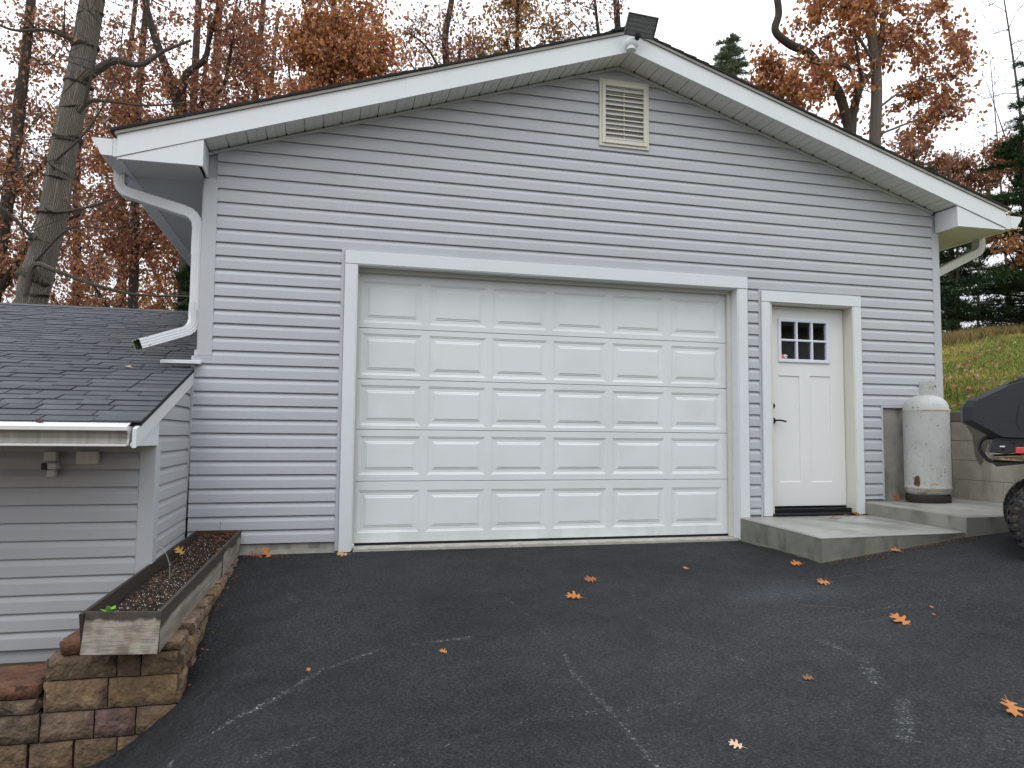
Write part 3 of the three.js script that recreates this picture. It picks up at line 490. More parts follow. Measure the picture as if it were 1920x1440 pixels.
// ------------------------------------------------------------ lower annex with shingle roof
const annex = thing('shed', 'low grey sided annex with dark shingle roof joined to the left garage wall', 'shed');
const roofY = z => 1.502 - 0.2615 * z, AZ = 1.25, AX = -1.075;
{
  part('wall', [bx(-9, AX - 0.01, -0.56, 0.95, AZ - 0.12, AZ - 0.005, 0), prismX([[AZ - 0.12, -0.56], [0.0, -0.56], [0.0, roofY(0) - 0.12], [AZ - 0.12, roofY(AZ - 0.12) - 0.12]], AX - 0.1, AX - 0.006), bx(-9, -8.9, -0.56, 1.1, -8, AZ - 0.12, 0), bx(-8.9, -1.1, -0.56, 1.1, -8.2, -8.1, 0)], M.sidingAnnex, annex);
  part('foundation', bx(-9, AX - 0.02, -1.1, -0.515, AZ - 0.16, AZ - 0.012, 0.004), M.concrete, annex);
  const R = rng(21);
  const bs = 0.1112 / SC;
  for (let k = -2; k <= 9; k++) {
    const ya = 0.615 - 0.1112 * k; if (ya > 0.88) continue;
    const cuts = [-9, -1.62 - (k >> 1) % 3 * 0.9 - R() * 0.5 - (k === 9 ? -0.05 : 0.3), -1.150];
    for (let i = 0; i < 2; i++) { const g = board(ya, ya, Math.min(ya + 0.1112, 0.9), () => cuts[i] - (i ? 0.01 : 0), () => cuts[i + 1], i ? 0.0012 : 0, (x, y, z) => [x, ya + (y - ya) * bs, z + AZ]); if (g) part('siding_board', g, M.sidingAnnex, annex); }
  }
  for (let k = -8; k <= 7; k++) { // return wall towards the garage
    const ya = 0.615 - 0.1112 * k; const lim = (1.502 - 0.115 - ya) / 0.2615, f = y => Math.min(1.212, (1.502 - 0.12 - y) / 0.2615);
    if (lim < 0.05) continue;
    const g = board(ya, ya, ya + SC, y => -f(y), () => -0.035, 0, (x, y, z) => [AX + z, ya + (y - ya) * bs, -x]);
    if (g) part('siding_board', g, M.sidingAnnex, annex);
  }
  part('corner_post', [bx(-1.150, -1.054, -0.54, 0.89, AZ - 0.02, AZ + 0.022), bx(-1.085, -1.052, -0.54, 0.885, 1.135, AZ + 0.021), bx(-1.158, -1.146, -0.54, 0.89, AZ - 0.02, AZ + 0.012), bx(-1.085, -1.060, -0.54, 0.885, 1.127, 1.139)], M.post, annex);
  // rake board, boxed end, soffit, fascia
  const rk = (z, a) => [z, roofY(z) + a];
  part('rake_board', prismX([rk(1.875, -0.135), rk(-0.02, -0.140), rk(-0.02, -0.030), rk(1.875, -0.024)], -1.066, -1.042, 0.002), M.white, annex);
  part('eave_return', [prismX([[1.87, 0.886], [1.245, 0.882], [1.245, roofY(1.245) - 0.11], [1.87, roofY(1.87) - 0.11]], -1.075, -1.050, 0.001), bx(-1.078, -1.052, 0.882, roofY(1.25) - 0.115, 1.218, 1.243)], M.white, annex);
  part('soffit', bx(-9, -1.076, 0.886, 0.894, AZ - 0.03, 1.80, 0), M.eaveSoffit, annex);
  part('fascia', bx(-9, -1.076, 0.886, 1.005, 1.77, 1.79, 0.002), M.white, annex);
  const gp = pivot('gutter', annex);
  const kp = [[1.792, 0.888], [1.862, 0.886], [1.874, 0.894], [1.876, 0.905], [1.866, 0.912], [1.862, 0.93], [1.872, 0.958], [1.888, 0.972], [1.898, 0.976], [1.900, 0.996], [1.892, 0.998], [1.884, 0.984], [1.86, 0.965], [1.85, 0.93], [1.852, 0.906], [1.84, 0.898], [1.800, 0.898], [1.798, 0.99], [1.792, 0.99]];
  part('gutter_trough', prismX(kp, -9, -1.0915), M.gutterOld, gp);
  part('gutter_lip', bx(-9, -1.085, 0.975, 0.9985, 1.897, 1.9035, 0.002), M.gutterWhite, gp);
  part('gutter_edge', bx(-9, -1.092, 0.885, 0.8985, 1.868, 1.8795, 0.002), M.gutterWhite, gp);
  part('end_cap', prismX([[1.792, 0.886], [1.862, 0.884], [1.876, 0.892], [1.878, 0.905], [1.866, 0.914], [1.864, 0.93], [1.874, 0.956], [1.89, 0.97], [1.90, 0.976], [1.902, 1.0], [1.792, 1.0]], -1.0915, -1.084, 0.001), M.gutterWhite, gp);
  const holes = tex(128, 32, (u, v) => { const a = (u * 8) % 1 - 0.5, b = ((v * 2 + (Math.floor(u * 8) % 2) * 0.5) % 1) - 0.5; return Math.hypot(a, b * 0.8) < 0.22 ? 0.12 : 0.92; }, true);
  part('gutter_guard', quads([[[-9, 0.9985, 1.900], [-1.086, 0.9985, 1.900], [-1.086, 1.024, 1.812], [-9, 1.024, 1.812]]]), std({ rgb: [0.78, 0.78, 0.77], roughness: 0.45, map: scaled(holes, 9, 18) }), gp);
  // roof deck and shingles
  const ridge = -4.12;
  part('roof_deck', prismX([[1.815, roofY(1.815) - 0.012], [ridge, roofY(ridge) - 0.012], [-9.5, roofY(ridge) - 0.012 - 0.2615 * 5.4], [-9.5, roofY(ridge) - 0.03 - 0.2615 * 5.4], [ridge, roofY(ridge) - 0.03], [1.80, roofY(1.80) - 0.028]], -9, -1.036), M.shingleEdge, annex);
  const tints = [[0.072, 0.079, 0.092], [0.084, 0.090, 0.103], [0.064, 0.070, 0.083], [0.096, 0.101, 0.113], [0.076, 0.083, 0.094], [0.058, 0.063, 0.074]].map(c => std({ rgb: c, roughness: 0.8, map: granTex, bumpMap: speckBump, bumpScale: 0.0012 }));
  const dz = 0.143 / Math.hypot(1, 0.2615), tilt = Math.atan(0.2615), cache = {};
  const geo = (w, th) => { const k = w.toFixed(2) + th; if (!cache[k]) { const g = new THREE.BoxGeometry(w, th, 0.150); uvm(g); cache[k] = uvm(new THREE.BoxGeometry(w, th, 0.150), 2.2); } return cache[k]; };
  const near = [], far = [];
  for (let r = 0; r * dz < 1.82 - ridge - 0.02; r++) {
    const z = 1.82 - r * dz; let x = -1.032, first = true; const lim = -(6.594 - z) * 0.575 - 0.9; let ph = R() * 0.25 + 0.06;
    while (x > -8.9) {
      let w = first ? ph + 0.05 : [0.17, 0.22, 0.27, 0.31, 0.34][Math.floor(R() * 5)]; first = false; w = Math.round(w * 50) / 50;
      const it = { w, x: x - w / 2, z: z - dz * 0.5, th: R() < 0.4 ? 0.011 : 0.007, m: tints[Math.floor(R() * 6)], lift: R() * 0.0012, rot: (R() - 0.5) * 0.006 };
      if (z < 0 && it.x + w / 2 > -1.033) it.x -= 0;
      (x > lim ? near : far).push(it); x -= w + 0.003;
    }
  }
  const place = (m, it) => { m.position.set(it.x, roofY(it.z) + it.th / 2 - 0.005 + it.lift, it.z); m.rotation.set(tilt - 0.034, 0, it.rot * 0.2); };
  near.slice(0, 300).forEach(it => { const m = shade(new THREE.Mesh(geo(it.w - 0.006, it.th), it.m)); m.name = 'shingle'; place(m, it); annex.add(m); });
  const rest = near.slice(300).concat(far), byM = new Map();
  rest.forEach(it => { const m = new THREE.Object3D(); place(m, it); m.updateMatrix(); const g = geo(it.w - 0.004, it.th).clone().applyMatrix4(m.matrix); if (!byM.has(it.m)) byM.set(it.m, []); byM.get(it.m).push(g); });
  for (const [m, gs] of byM) part('shingles', gs, m, annex).userData.kind = 'stuff';
  for (let i = 0; i < 26; i++) part('ridge_cap', prismX([[ridge + 0.13, roofY(ridge + 0.13) + 0.004], [ridge, roofY(ridge) + 0.008], [ridge - 0.13, roofY(ridge + 0.13) + 0.004], [ridge - 0.13, roofY(ridge + 0.13) + 0.012], [ridge, roofY(ridge) + 0.017 + 0.003 * (i % 2)], [ridge + 0.13, roofY(ridge + 0.13) + 0.012]], -1.04 - (i + 1) * 0.3, -1.042 - i * 0.3), tints[i % 5], annex);
}
{ // things fixed to the annex wall
  const z = AZ + 0.016;
  const cam = thing('security_camera', 'small white security camera with black lens under the annex gutter', 'camera', [-1.65, 0.77, z]);
  const wh = std({ rgb: [0.60, 0.59, 0.57], roughness: 0.4 });
  part('mount', bx(-0.038, 0.032, 0.012, 0.072, 0, 0.07, 0.006), wh, cam);
  part('camera_body', bx(-0.02, 0.040, -0.040, 0.002, 0.0, 0.085, 0.008), wh, cam);
  part('lens', bx(-0.045, -0.008, -0.042, 0.0, 0.03, 0.088, 0.006), M.blackMetal, cam);
  part('sensor_box', bx(-0.02, 0.026, -0.088, -0.044, 0.0, 0.06, 0.006), wh, cam);
  const box = thing('outlet_box', 'white weatherproof outlet box beside the camera under the annex gutter', 'outlet box', [-1.447, 0.802, z]);
  part('cover', bx(-0.068, 0.062, -0.042, 0.042, 0, 0.045, 0.008), std({ rgb: [0.62, 0.60, 0.55], roughness: 0.45, map: tex(256, 128, (u, v) => { const d = Math.hypot((u - 0.32) * 1.5, v - 0.5), k = 1 - 0.35 * ss(0.3, 0.05, d) * fbm(u * 12, v * 6, 96, 3, 4); return [k, k * 0.985, k * 0.96]; }, true) }), box);
  for (const x of [-0.020, 0.022]) {
    const f = pivot('receptacle', box); part('face', new THREE.CylinderGeometry(0.0145, 0.0145, 0.003, 18).rotateX(Math.PI / 2).scale(1, 1.15, 1).translate(x, 0, 0.0455), wh, f);
    part('slot', [bx(x - 0.0065, x - 0.0045, 0.002, 0.009, 0.0468, 0.0476, 0), bx(x + 0.0045, x + 0.0065, 0.002, 0.009, 0.0468, 0.0476, 0), new THREE.CylinderGeometry(0.0025, 0.0025, 0.0008, 8).rotateX(Math.PI / 2).translate(x, -0.007, 0.0472)], M.dark, f);
  }
  single('camera_cable', sweep(ring(0.003, 6), arc([[-1.612, 0.748, z + 0.02], [-1.56, 0.75, z + 0.006], [-1.52, 0.757, z + 0.006], [-1.513, 0.775, z + 0.012]], 0.02), [0, 0, 1]), std({ rgb: [0.5, 0.49, 0.46], roughness: 0.6 }), 'thin white cable between the security camera and the outlet box', 'cable');
}

// ------------------------------------------------------------ retaining wall of split-face blocks
const blockMats = [[0.265, 0.185, 0.112], [0.24, 0.172, 0.110], [0.24, 0.170, 0.125], [0.205, 0.152, 0.104], [0.285, 0.195, 0.108], [0.225, 0.148, 0.120], [0.175, 0.082, 0.047]].map(c => std({ rgb: c, roughness: 0.95, map: scaled(rockTex, 2.2), bumpMap: scaled(rockBump, 3.2), bumpScale: 0.010 }));
function rock(x0, x1, y0, y1, z0, z1, seed, faces, rough = 0.016, gap = 0.003) { // block with split faces; faces: string of f (front +z), r (+x), l (-x), t (top)
  const R = rng(seed), w = x1 - x0 - gap * 2, h = y1 - y0 - gap * 2, d = z1 - z0, nx = Math.max(3, Math.round(w / 0.022)), ny = Math.max(3, Math.round(h / 0.022)), nz = Math.max(3, Math.round(d / 0.026));
  const g = new THREE.BoxGeometry(w, h, d, nx, ny, nz), p = g.attributes.position, ox = R() * 40, oy = R() * 40;
  for (let i = 0; i < p.count; i++) {
    let x = p.getX(i), y = p.getY(i), z = p.getZ(i); const fx = Math.abs(x) / (w / 2), fy = Math.abs(y) / (h / 2), fz = Math.abs(z) / (d / 2);
    const n = (a, b) => fbm((a + ox) * 16, (b + oy) * 16, 4096, seed % 97, 3) - 0.45;
    const e = (q, len) => ss(0, 0.022, (1 - q) * len / 2);              // falls to the chamfer near an edge
    if (faces.includes('f') && z > d / 2 - 1e-4) z += (rough * 2.0 * n(x, y)) * 0.9 + 0.012 * (Math.min(e(fx, w), e(fy, h)) - 1);
    if (faces.includes('r') && x > w / 2 - 1e-4) x += (rough * 2.0 * n(z + 7, y)) * 0.9 + 0.012 * (Math.min(e(fz, d), e(fy, h)) - 1);
    if (faces.includes('l') && x < -w / 2 + 1e-4) x -= (rough * 1.6 * n(z + 3, y)) + 0.01 * (Math.min(e(fz, d), e(fy, h)) - 1);
    if (faces.includes('t') && y > h / 2 - 1e-4) y += 0.004 * n(x, z + 9) + 0.007 * (Math.min(e(fx, w), e(fz, d)) - 1);
    p.setXYZ(i, x, y, z);
  }
  g.computeVertexNormals(); g.translate((x0 + x1) / 2, (y0 + y1) / 2, (z0 + z1) / 2); return uvm(g);
}
{
  const w = thing('retaining_wall', 'tan split-face block retaining wall stepping down beside the driveway', 'wall');
  const fz = 2.25; let s = 300;
  const B = (x0, x1, y0, y1, mat, faces = 'f', zz = fz, depth = 0.2, label) => { const m = part('block', rock(x0, x1, y0, y1, zz - depth, zz, s++, faces), blockMats[mat], w); if (label) m.userData.label = label; };
  // upper stack under the planter, front face
  B(-1.286, -1.165, -0.178, -0.098, 6, 'flt', fz, 0.30, 'reddish cap block left of the planter'); B(-1.165, -0.94, -0.180, -0.135, 3, 'f', fz, 0.25); B(-0.94, -0.69, -0.182, -0.128, 1, 'frt', fz, 0.25);
  B(-1.345, -1.008, -0.302, -0.180, 3, 'flt'); B(-1.008, -0.893, -0.304, -0.182, 3); B(-0.893, -0.688, -0.306, -0.184, 1, 'fr');
  B(-1.348, -1.045, -0.460, -0.303, 0, 'fl'); B(-1.045, -0.688, -0.460, -0.305, 4, 'fr');
  B(-1.350, -1.103, -0.605, -0.461, 2); B(-1.103, -0.908, -0.605, -0.461, 5, 'f', fz, 0.2, 'pinkish block in the lower course'); B(-0.908, -0.69, -0.605, -0.461, 1, 'fr');
  B(-1.395, -1.195, -0.752, -0.606, 0); B(-1.19, -0.992, -0.752, -0.606, 1); B(-0.992, -0.70, -0.752, -0.606, 4, 'fr');
  for (let i = 0; i < 3; i++) B(-1.40 + i * 0.25, -1.15 + i * 0.25, -0.9, -0.753, i);
  // lower stack running out to the left
  for (let i = 0; i < 4; i++) {
    const a = -1.352 - (i + 1) * 0.40, b = -1.352 - i * 0.40;
    B(a, b, -0.380, -0.306, 6, 'frt', fz + 0.012, 0.40, i ? null : 'reddish flat cap'); B(a + 0.0, b, -0.456, -0.381, 3, 'fr', fz + 0.012, 0.3);
    B(a + 0.004, b - 0.002, -0.604, -0.457, [3, 1, 0, 2][i]); B(a - 0.05, b - 0.052, -0.752, -0.605, [0, 1, 3, 0][i]); B(a + 0.1, b + 0.098, -0.9, -0.753, i % 3);
  }
  // long side along the driveway
  const edge = z => -0.618 - 0.031 * z;
  const rows = [[-0.182, -0.02], [-0.306, -0.183], [-0.460, -0.307], [-0.605, -0.461]];
  rows.forEach(([a, b], r) => {
    let z = 2.04 - (r % 2 ? 0.0 : 0.10);
    while (z > 0.02) {
      const z0 = Math.max(0.02, z - (0.30 + 0.12 * ((r * 7 + Math.floor(z * 10)) % 3) / 2)); const top = r === 0 ? -0.128 + 0.045 * (2.25 - (z + z0) / 2) : b;
      const x1 = edge((z + z0) / 2); part('block', rock(x1 - 0.2, x1, a, top, z0 + 0.002, z, s++, 'rt', 0.018), blockMats[[4, 0, 5, 2, 1][s % 5]], w); z = z0;
    }
  });
  part('backfill', [bx(-1.30, -0.86, -0.9, -0.19, 0.03, 2.05, 0)], std({ rgb: [0.03, 0.024, 0.018], roughness: 1 }), w);
  part('backfill', [bx(-3, -1.36, -1.0, -0.46, 1.27, 2.0, 0)], std({ rgb: [0.06, 0.045, 0.03], roughness: 1 }), w);
}

// ------------------------------------------------------------ planter box
{
  const woodT = (seed, wetTop) => tex(1024, 256, (u, v, i, j) => { // weathered board, damp along the top
    const g = fbm(u * 5, v * 60, 300, seed, 4), a = fbm(u * 7, v * 3, 21, seed + 3, 4), kn = fbm(u * 4, v * 30, 120, seed + 9, 3);
    let c = lerp3([0.21, 0.185, 0.155], [0.42, 0.375, 0.31], ss(0.3, 0.65, 0.55 * a + 0.45 * g)); c = lerp3(c, [0.20, 0.12, 0.06], 0.45 * ss(0.5, 0.75, fbm(u * 4, v * 2.5, 20, seed + 21, 4)));
    c = lerp3(c, [0.09, 0.085, 0.085], 0.35 * ss(0.55, 0.7, kn));
    const line = wetTop + 0.28 * (fbm(u * 6, 0.5, 60, seed + 30, 4) - 0.5); c = lerp3(c, [0.030, 0.020, 0.013], 0.9 * ss(line - 0.04, line + 0.06, v));
    const k = 0.85 + 0.3 * (hash2(i >> 2, j, seed) - 0.5); return c.map(q => q * k);
  }, true, false);
  const wood = (seed, darkBand) => std({ roughness: 0.8, map: woodT(seed, darkBand) });
  const p = thing('planter_box', 'long weathered wooden planter box full of dark soil on the block wall', 'planter');
  const dark = std({ rgb: [0.028, 0.019, 0.013], roughness: 0.8, bumpMap: grainBump, bumpScale: 0.002 });
  // corners: far end at the garage, near end over the wall
  const F = 0.03, N = 2.42, h = 0.205, t = 0.019;
  const top = z => 0.176 - 0.0475 * z;
  const LX = z => mix(-0.978, -1.118, (z - F) / (N - F)), RX = z => mix(-0.628, -0.772, (z - F) / (N - F));
  const bd = (a, b, uvTop) => { // a: 4 outer corners (bottom near, bottom far, top far, top near), b: 4 inner corners; outer face gets 0..1 uv
    const q = [[a[0], a[1], a[2], a[3]], [b[1], b[0], b[3], b[2]], [a[3], a[2], b[2], b[3]], [b[0], b[1], a[1], a[0]], [b[0], a[0], a[3], b[3]], [a[1], b[1], b[2], a[2]]];
    const g = quads(q), uv = g.attributes.uv, U = [[0, 0], [1, 0], [1, 1], [0, 0], [1, 1], [0, 1]];
    for (let f = 0; f < 6; f++) for (let k = 0; k < 6; k++) { const [x, y] = U[k]; uv.setXY(f * 6 + k, x, f < 2 ? y : 0.93 + 0.07 * y); }
    return g;
  };
  const P3 = (x, y, z) => [x, y, z];
  // right side: two boards with a joint, slightly flared
  for (const [za, zb, sd] of [[N - 0.002, 0.78, 401], [0.775, F, 402]]) {
    const o = [P3(RX(za) - 0.004, top(za) - h, za), P3(RX(zb) - 0.012, top(zb) - h, zb), P3(RX(zb), top(zb), zb), P3(RX(za), top(za), za)];
    part('side_board', bd(o, o.map(q => [q[0] - t, q[1], q[2]])), wood(sd, sd === 401 ? 0.62 : 0.72), p);
  }
  for (const [za, zb, sd] of [[N, F, 403]]) {
    const o = [P3(LX(za) - 0.012, top(za) - h + 0.01, za - 0.002), P3(LX(zb) + 0.012, top(zb) - h, zb), P3(LX(zb), top(zb), zb), P3(LX(za) - 0.030, top(za) + 0.004, za)];
    part('side_board', bd(o.map(q => [q[0], q[1], q[2]]), o.map(q => [q[0] + t, q[1], q[2]])), dark, p);
  }
  { const o = [P3(-1.129, -0.127, N + 0.022), P3(-0.779, -0.143, N + 0.022), P3(-0.770, 0.058, N + 0.002), P3(-1.116, 0.074, N + 0.002)]; part('end_board', bd(o, o.map(q => [q[0], q[1], q[2] - t])), wood(404, 0.80), p).userData.label = 'pale weathered near end board'; }
  { const o = [P3(LX(F) + 0.012, top(F) - h, F + 0.0), P3(RX(F) - 0.012, top(F) - h, F), P3(RX(F), top(F), F), P3(LX(F), top(F), F)]; part('end_board', bd(o.map(q => [q[0], q[1], q[2] + t]), o), std({ rgb: [0.30, 0.17, 0.085], roughness: 0.8, map: woodT(405, 2), bumpMap: grainBump, bumpScale: 0.002 }), p); }
  part('screw', [[-0.788, 0.035], [-0.792, -0.105], [-1.105, 0.05], [-1.06, -0.112], [-0.87, -0.118]].map(([x, y]) => new THREE.SphereGeometry(0.004, 6, 4).translate(x, y, N + 0.014)), M.blackMetal, p);
  // soil heap with perlite and bark crumbs
  const g = new THREE.PlaneGeometry(1, 1, 26, 150), q = g.attributes.position, sy = (u, z) => top(z) - 0.045 - 0.02 * Math.abs(u - 0.5) * 2 + 0.035 * (fbm(u * 9, z * 9, 999, 411, 4) - 0.5) + 0.02 * ss(0.9, 0.2, z) - 0.03 * ss(1.9, 2.4, z);
  for (let i = 0; i < q.count; i++) { const u = q.getX(i) + 0.5, z = mix(N - 0.005, F + 0.02, q.getY(i) + 0.5); q.setXYZ(i, mix(LX(z) + 0.014, RX(z) - 0.014, u), sy(u, z), z); }
  g.computeVertexNormals();
  part('soil', g.toNonIndexed(), std({ rgb: [0.019, 0.013, 0.010], roughness: 1, map: scaled(fineNoise, 4, 20), bumpMap: scaled(speckBump, 3, 16), bumpScale: 0.006 }), p);
  const R = rng(77), crumbs = [[], [], []];
  for (let i = 0; i < 3400; i++) {
    const z = mix(N - 0.04, F + 0.06, R()), u = 0.06 + 0.88 * R(), k = R() < 0.24 ? 0 : R() < 0.6 ? 1 : 2, s = (k === 0 ? 0.0018 + 0.0026 * R() : 0.003 + 0.006 * R());
    const o = new THREE.TetrahedronGeometry(s, k === 0 ? 1 : 0); o.scale(1, k ? 0.6 : 1, k ? 1.6 : 1); o.rotateY(R() * 6); o.rotateX(R() * 2); o.translate(mix(LX(z) + 0.02, RX(z) - 0.02, u), sy(u, z) + s * 0.4, z); crumbs[k].push(o);
  }
  part('perlite', crumbs[0], std({ rgb: [0.5, 0.48, 0.44], roughness: 0.9 }), p).userData.kind = 'stuff';
  part('soil_crumbs', crumbs[1], std({ rgb: [0.025, 0.016, 0.011], roughness: 1 }), p).userData.kind = 'stuff';
  part('bark_chips', crumbs[2], std({ rgb: [0.10, 0.055, 0.03], roughness: 1 }), p).userData.kind = 'stuff';
  // dry leaf litter at the far end
  const lit = []; for (let i = 0; i < 70; i++) { const z = F + 0.03 + 0.28 * Math.pow(R(), 1.4), u = 0.15 + 0.8 * R(); const l = new THREE.CircleGeometry(0.012 + 0.016 * R(), 5); l.scale(1, 0.6, 1); l.rotateX(-1.2 + R() * 1.6); l.rotateY(R() * 6); l.translate(mix(LX(z) + 0.03, RX(z) - 0.03, u), sy(u, z) + 0.008, z); lit.push(l); }
  part('leaf_litter', lit, std({ rgb: [0.12, 0.05, 0.028], roughness: 0.9, side: THREE.DoubleSide }), p).userData.kind = 'stuff';
  // seedling
  const sd = thing('seedling', 'bright green seedling in the near corner of the planter', 'plant', [-1.045, 0.03, 2.27]);
  const lf = (a, len, up) => { const gg = new THREE.PlaneGeometry(0.026, len, 4, 6), pp = gg.attributes.position; for (let i = 0; i < pp.count; i++) { const y = clamp(pp.getY(i) / len + 0.5), x = pp.getX(i) * Math.sin(Math.PI * Math.pow(y, 0.75)) * 1.15; pp.setXYZ(i, x, Math.sin(y * up) * len * 0.8 + Math.abs(x) * 0.35, y * len * 0.8 * Math.cos(y * up * 0.6)); } gg.computeVertexNormals(); return gg.rotateY(a); };
  const leafM = phys({ rgb: [0.17, 0.40, 0.035], roughness: 0.55, side: THREE.DoubleSide, transmission: 0.25, thickness: 0 });
  [[-1.5, 0.062, 0.5], [1.35, 0.066, 0.7], [0.1, 0.05, 0.6], [2.6, 0.055, 0.9], [-2.5, 0.05, 1.0], [-0.2, 0.055, 1.35], [0.9, 0.045, 0.9]].forEach(a => part('leaf', lf(...a), leafM, sd));
  part('stem', new THREE.CylinderGeometry(0.003, 0.004, 0.03, 6).translate(0, -0.005, 0), leafM, sd);
  single('dry_stem', [sweep(ring(0.0016, 5), arc([[-0.90, 0.06, 1.50], [-0.905, 0.15, 1.49], [-0.945, 0.235, 1.46], [-0.985, 0.25, 1.44]], 0.05), [0, 0, 1])], std({ rgb: [0.35, 0.32, 0.26], roughness: 0.9 }), 'thin dry bent stem standing in the middle of the planter soil', 'twig');
  single('upright_twig', [sweep(ring(0.0014, 5), [[-0.77, 0.12, 0.22], [-0.772, 0.20, 0.22], [-0.768, 0.27, 0.225]], [0, 0, 1])], M.barkDark, 'short dark upright twig at the garage end of the planter', 'twig');
}

// ------------------------------------------------------------ concrete landing and upper slab
{
  const top = [[3.962, -0.06], [3.800, 1.462], [5.252, 1.372], [5.44, -0.06]];
  const land0 = thing('door_landing', 'low damp concrete landing in front of the entry door', 'step');
  part('riser', prismY(top.map(p => [p[0] + (p[0] < 4 ? 0.002 : -0.002), p[1] - 0.002]), -0.35, 0.178, 0.003), std({ rgb: [0.315, 0.32, 0.285], roughness: 0.7, map: scaled(concTex, 1.1), bumpMap: speckBump, bumpScale: 0.002 }), land0);
  part('tread', prismY(top, 0.172, 0.196, 0.010), M.concreteWet, land0);
  const u = prismY([[5.388, -0.02], [5.258, 1.392], [5.62, 1.44], [6.5, 1.40], [6.52, -0.02]], -0.3, 0.326, 0.012), p = u.attributes.position;
  for (let i = 0; i < p.count; i++) if (p.getY(i) > 0.2) p.setY(i, p.getY(i) + 0.022 * (p.getX(i) - 5.3));
  single('upper_slab', [u], std({ rgb: [0.40, 0.395, 0.375], roughness: 0.6, map: scaled(concTex, 0.7), bumpMap: speckBump, bumpScale: 0.0008 }), 'higher concrete slab carrying the propane tank', 'slab');
}
// ------------------------------------------------------------ concrete block wall on the right
{
  const w = thing('block_wall', 'grey concrete block wall with dark damp cap holding back the lawn', 'wall');
  const blk = [[0.54, 0.51, 0.445], [0.51, 0.48, 0.42], [0.56, 0.53, 0.47], [0.46, 0.425, 0.365]].map(c => std({ rgb: c, roughness: 0.9, map: scaled(concTex, 0.8), bumpMap: speckBump, bumpScale: 0.002 }));
  const damp = std({ rgb: [0.20, 0.18, 0.15], roughness: 0.8, map: scaled(concTex, 0.8), bumpMap: speckBump, bumpScale: 0.002 });
  const R = rng(8), X = 6.5;
  for (let r = 0; r < 5; r++) for (let i = 0; i < 13; i++) {
    const z0 = 0.0 + i * 0.405 - (r % 2) * 0.2, y0 = 0.15 + r * 0.2015; if (z0 + 0.4 < 0.02) continue;
    part('concrete_block', bx(X + R() * 0.003, X + 0.2, y0, y0 + 0.1985, Math.max(-0.005, z0), z0 + 0.402, 0.003), r === 0 && R() < 0.7 ? blk[3] : blk[Math.floor(R() * 3)], w);
  }
  part('cap', bx(X - 0.006, X + 0.21, 1.158, 1.258, -0.01, 5.2, 0.006), damp, w);
  // damp streak hanging from the cap
  const st = prismX([[0.20, 1.157], [0.62, 1.157], [0.52, 0.97], [0.45, 0.92], [0.38, 0.745], [0.35, 0.71], [0.30, 0.80], [0.27, 1.02], [0.21, 1.10]].map(p => [p[0], p[1]]), X - 0.0035, X + 0.01, 0);
  part('damp_streak', st, damp, w).userData.label = 'dark pointed damp streak under the cap';
}
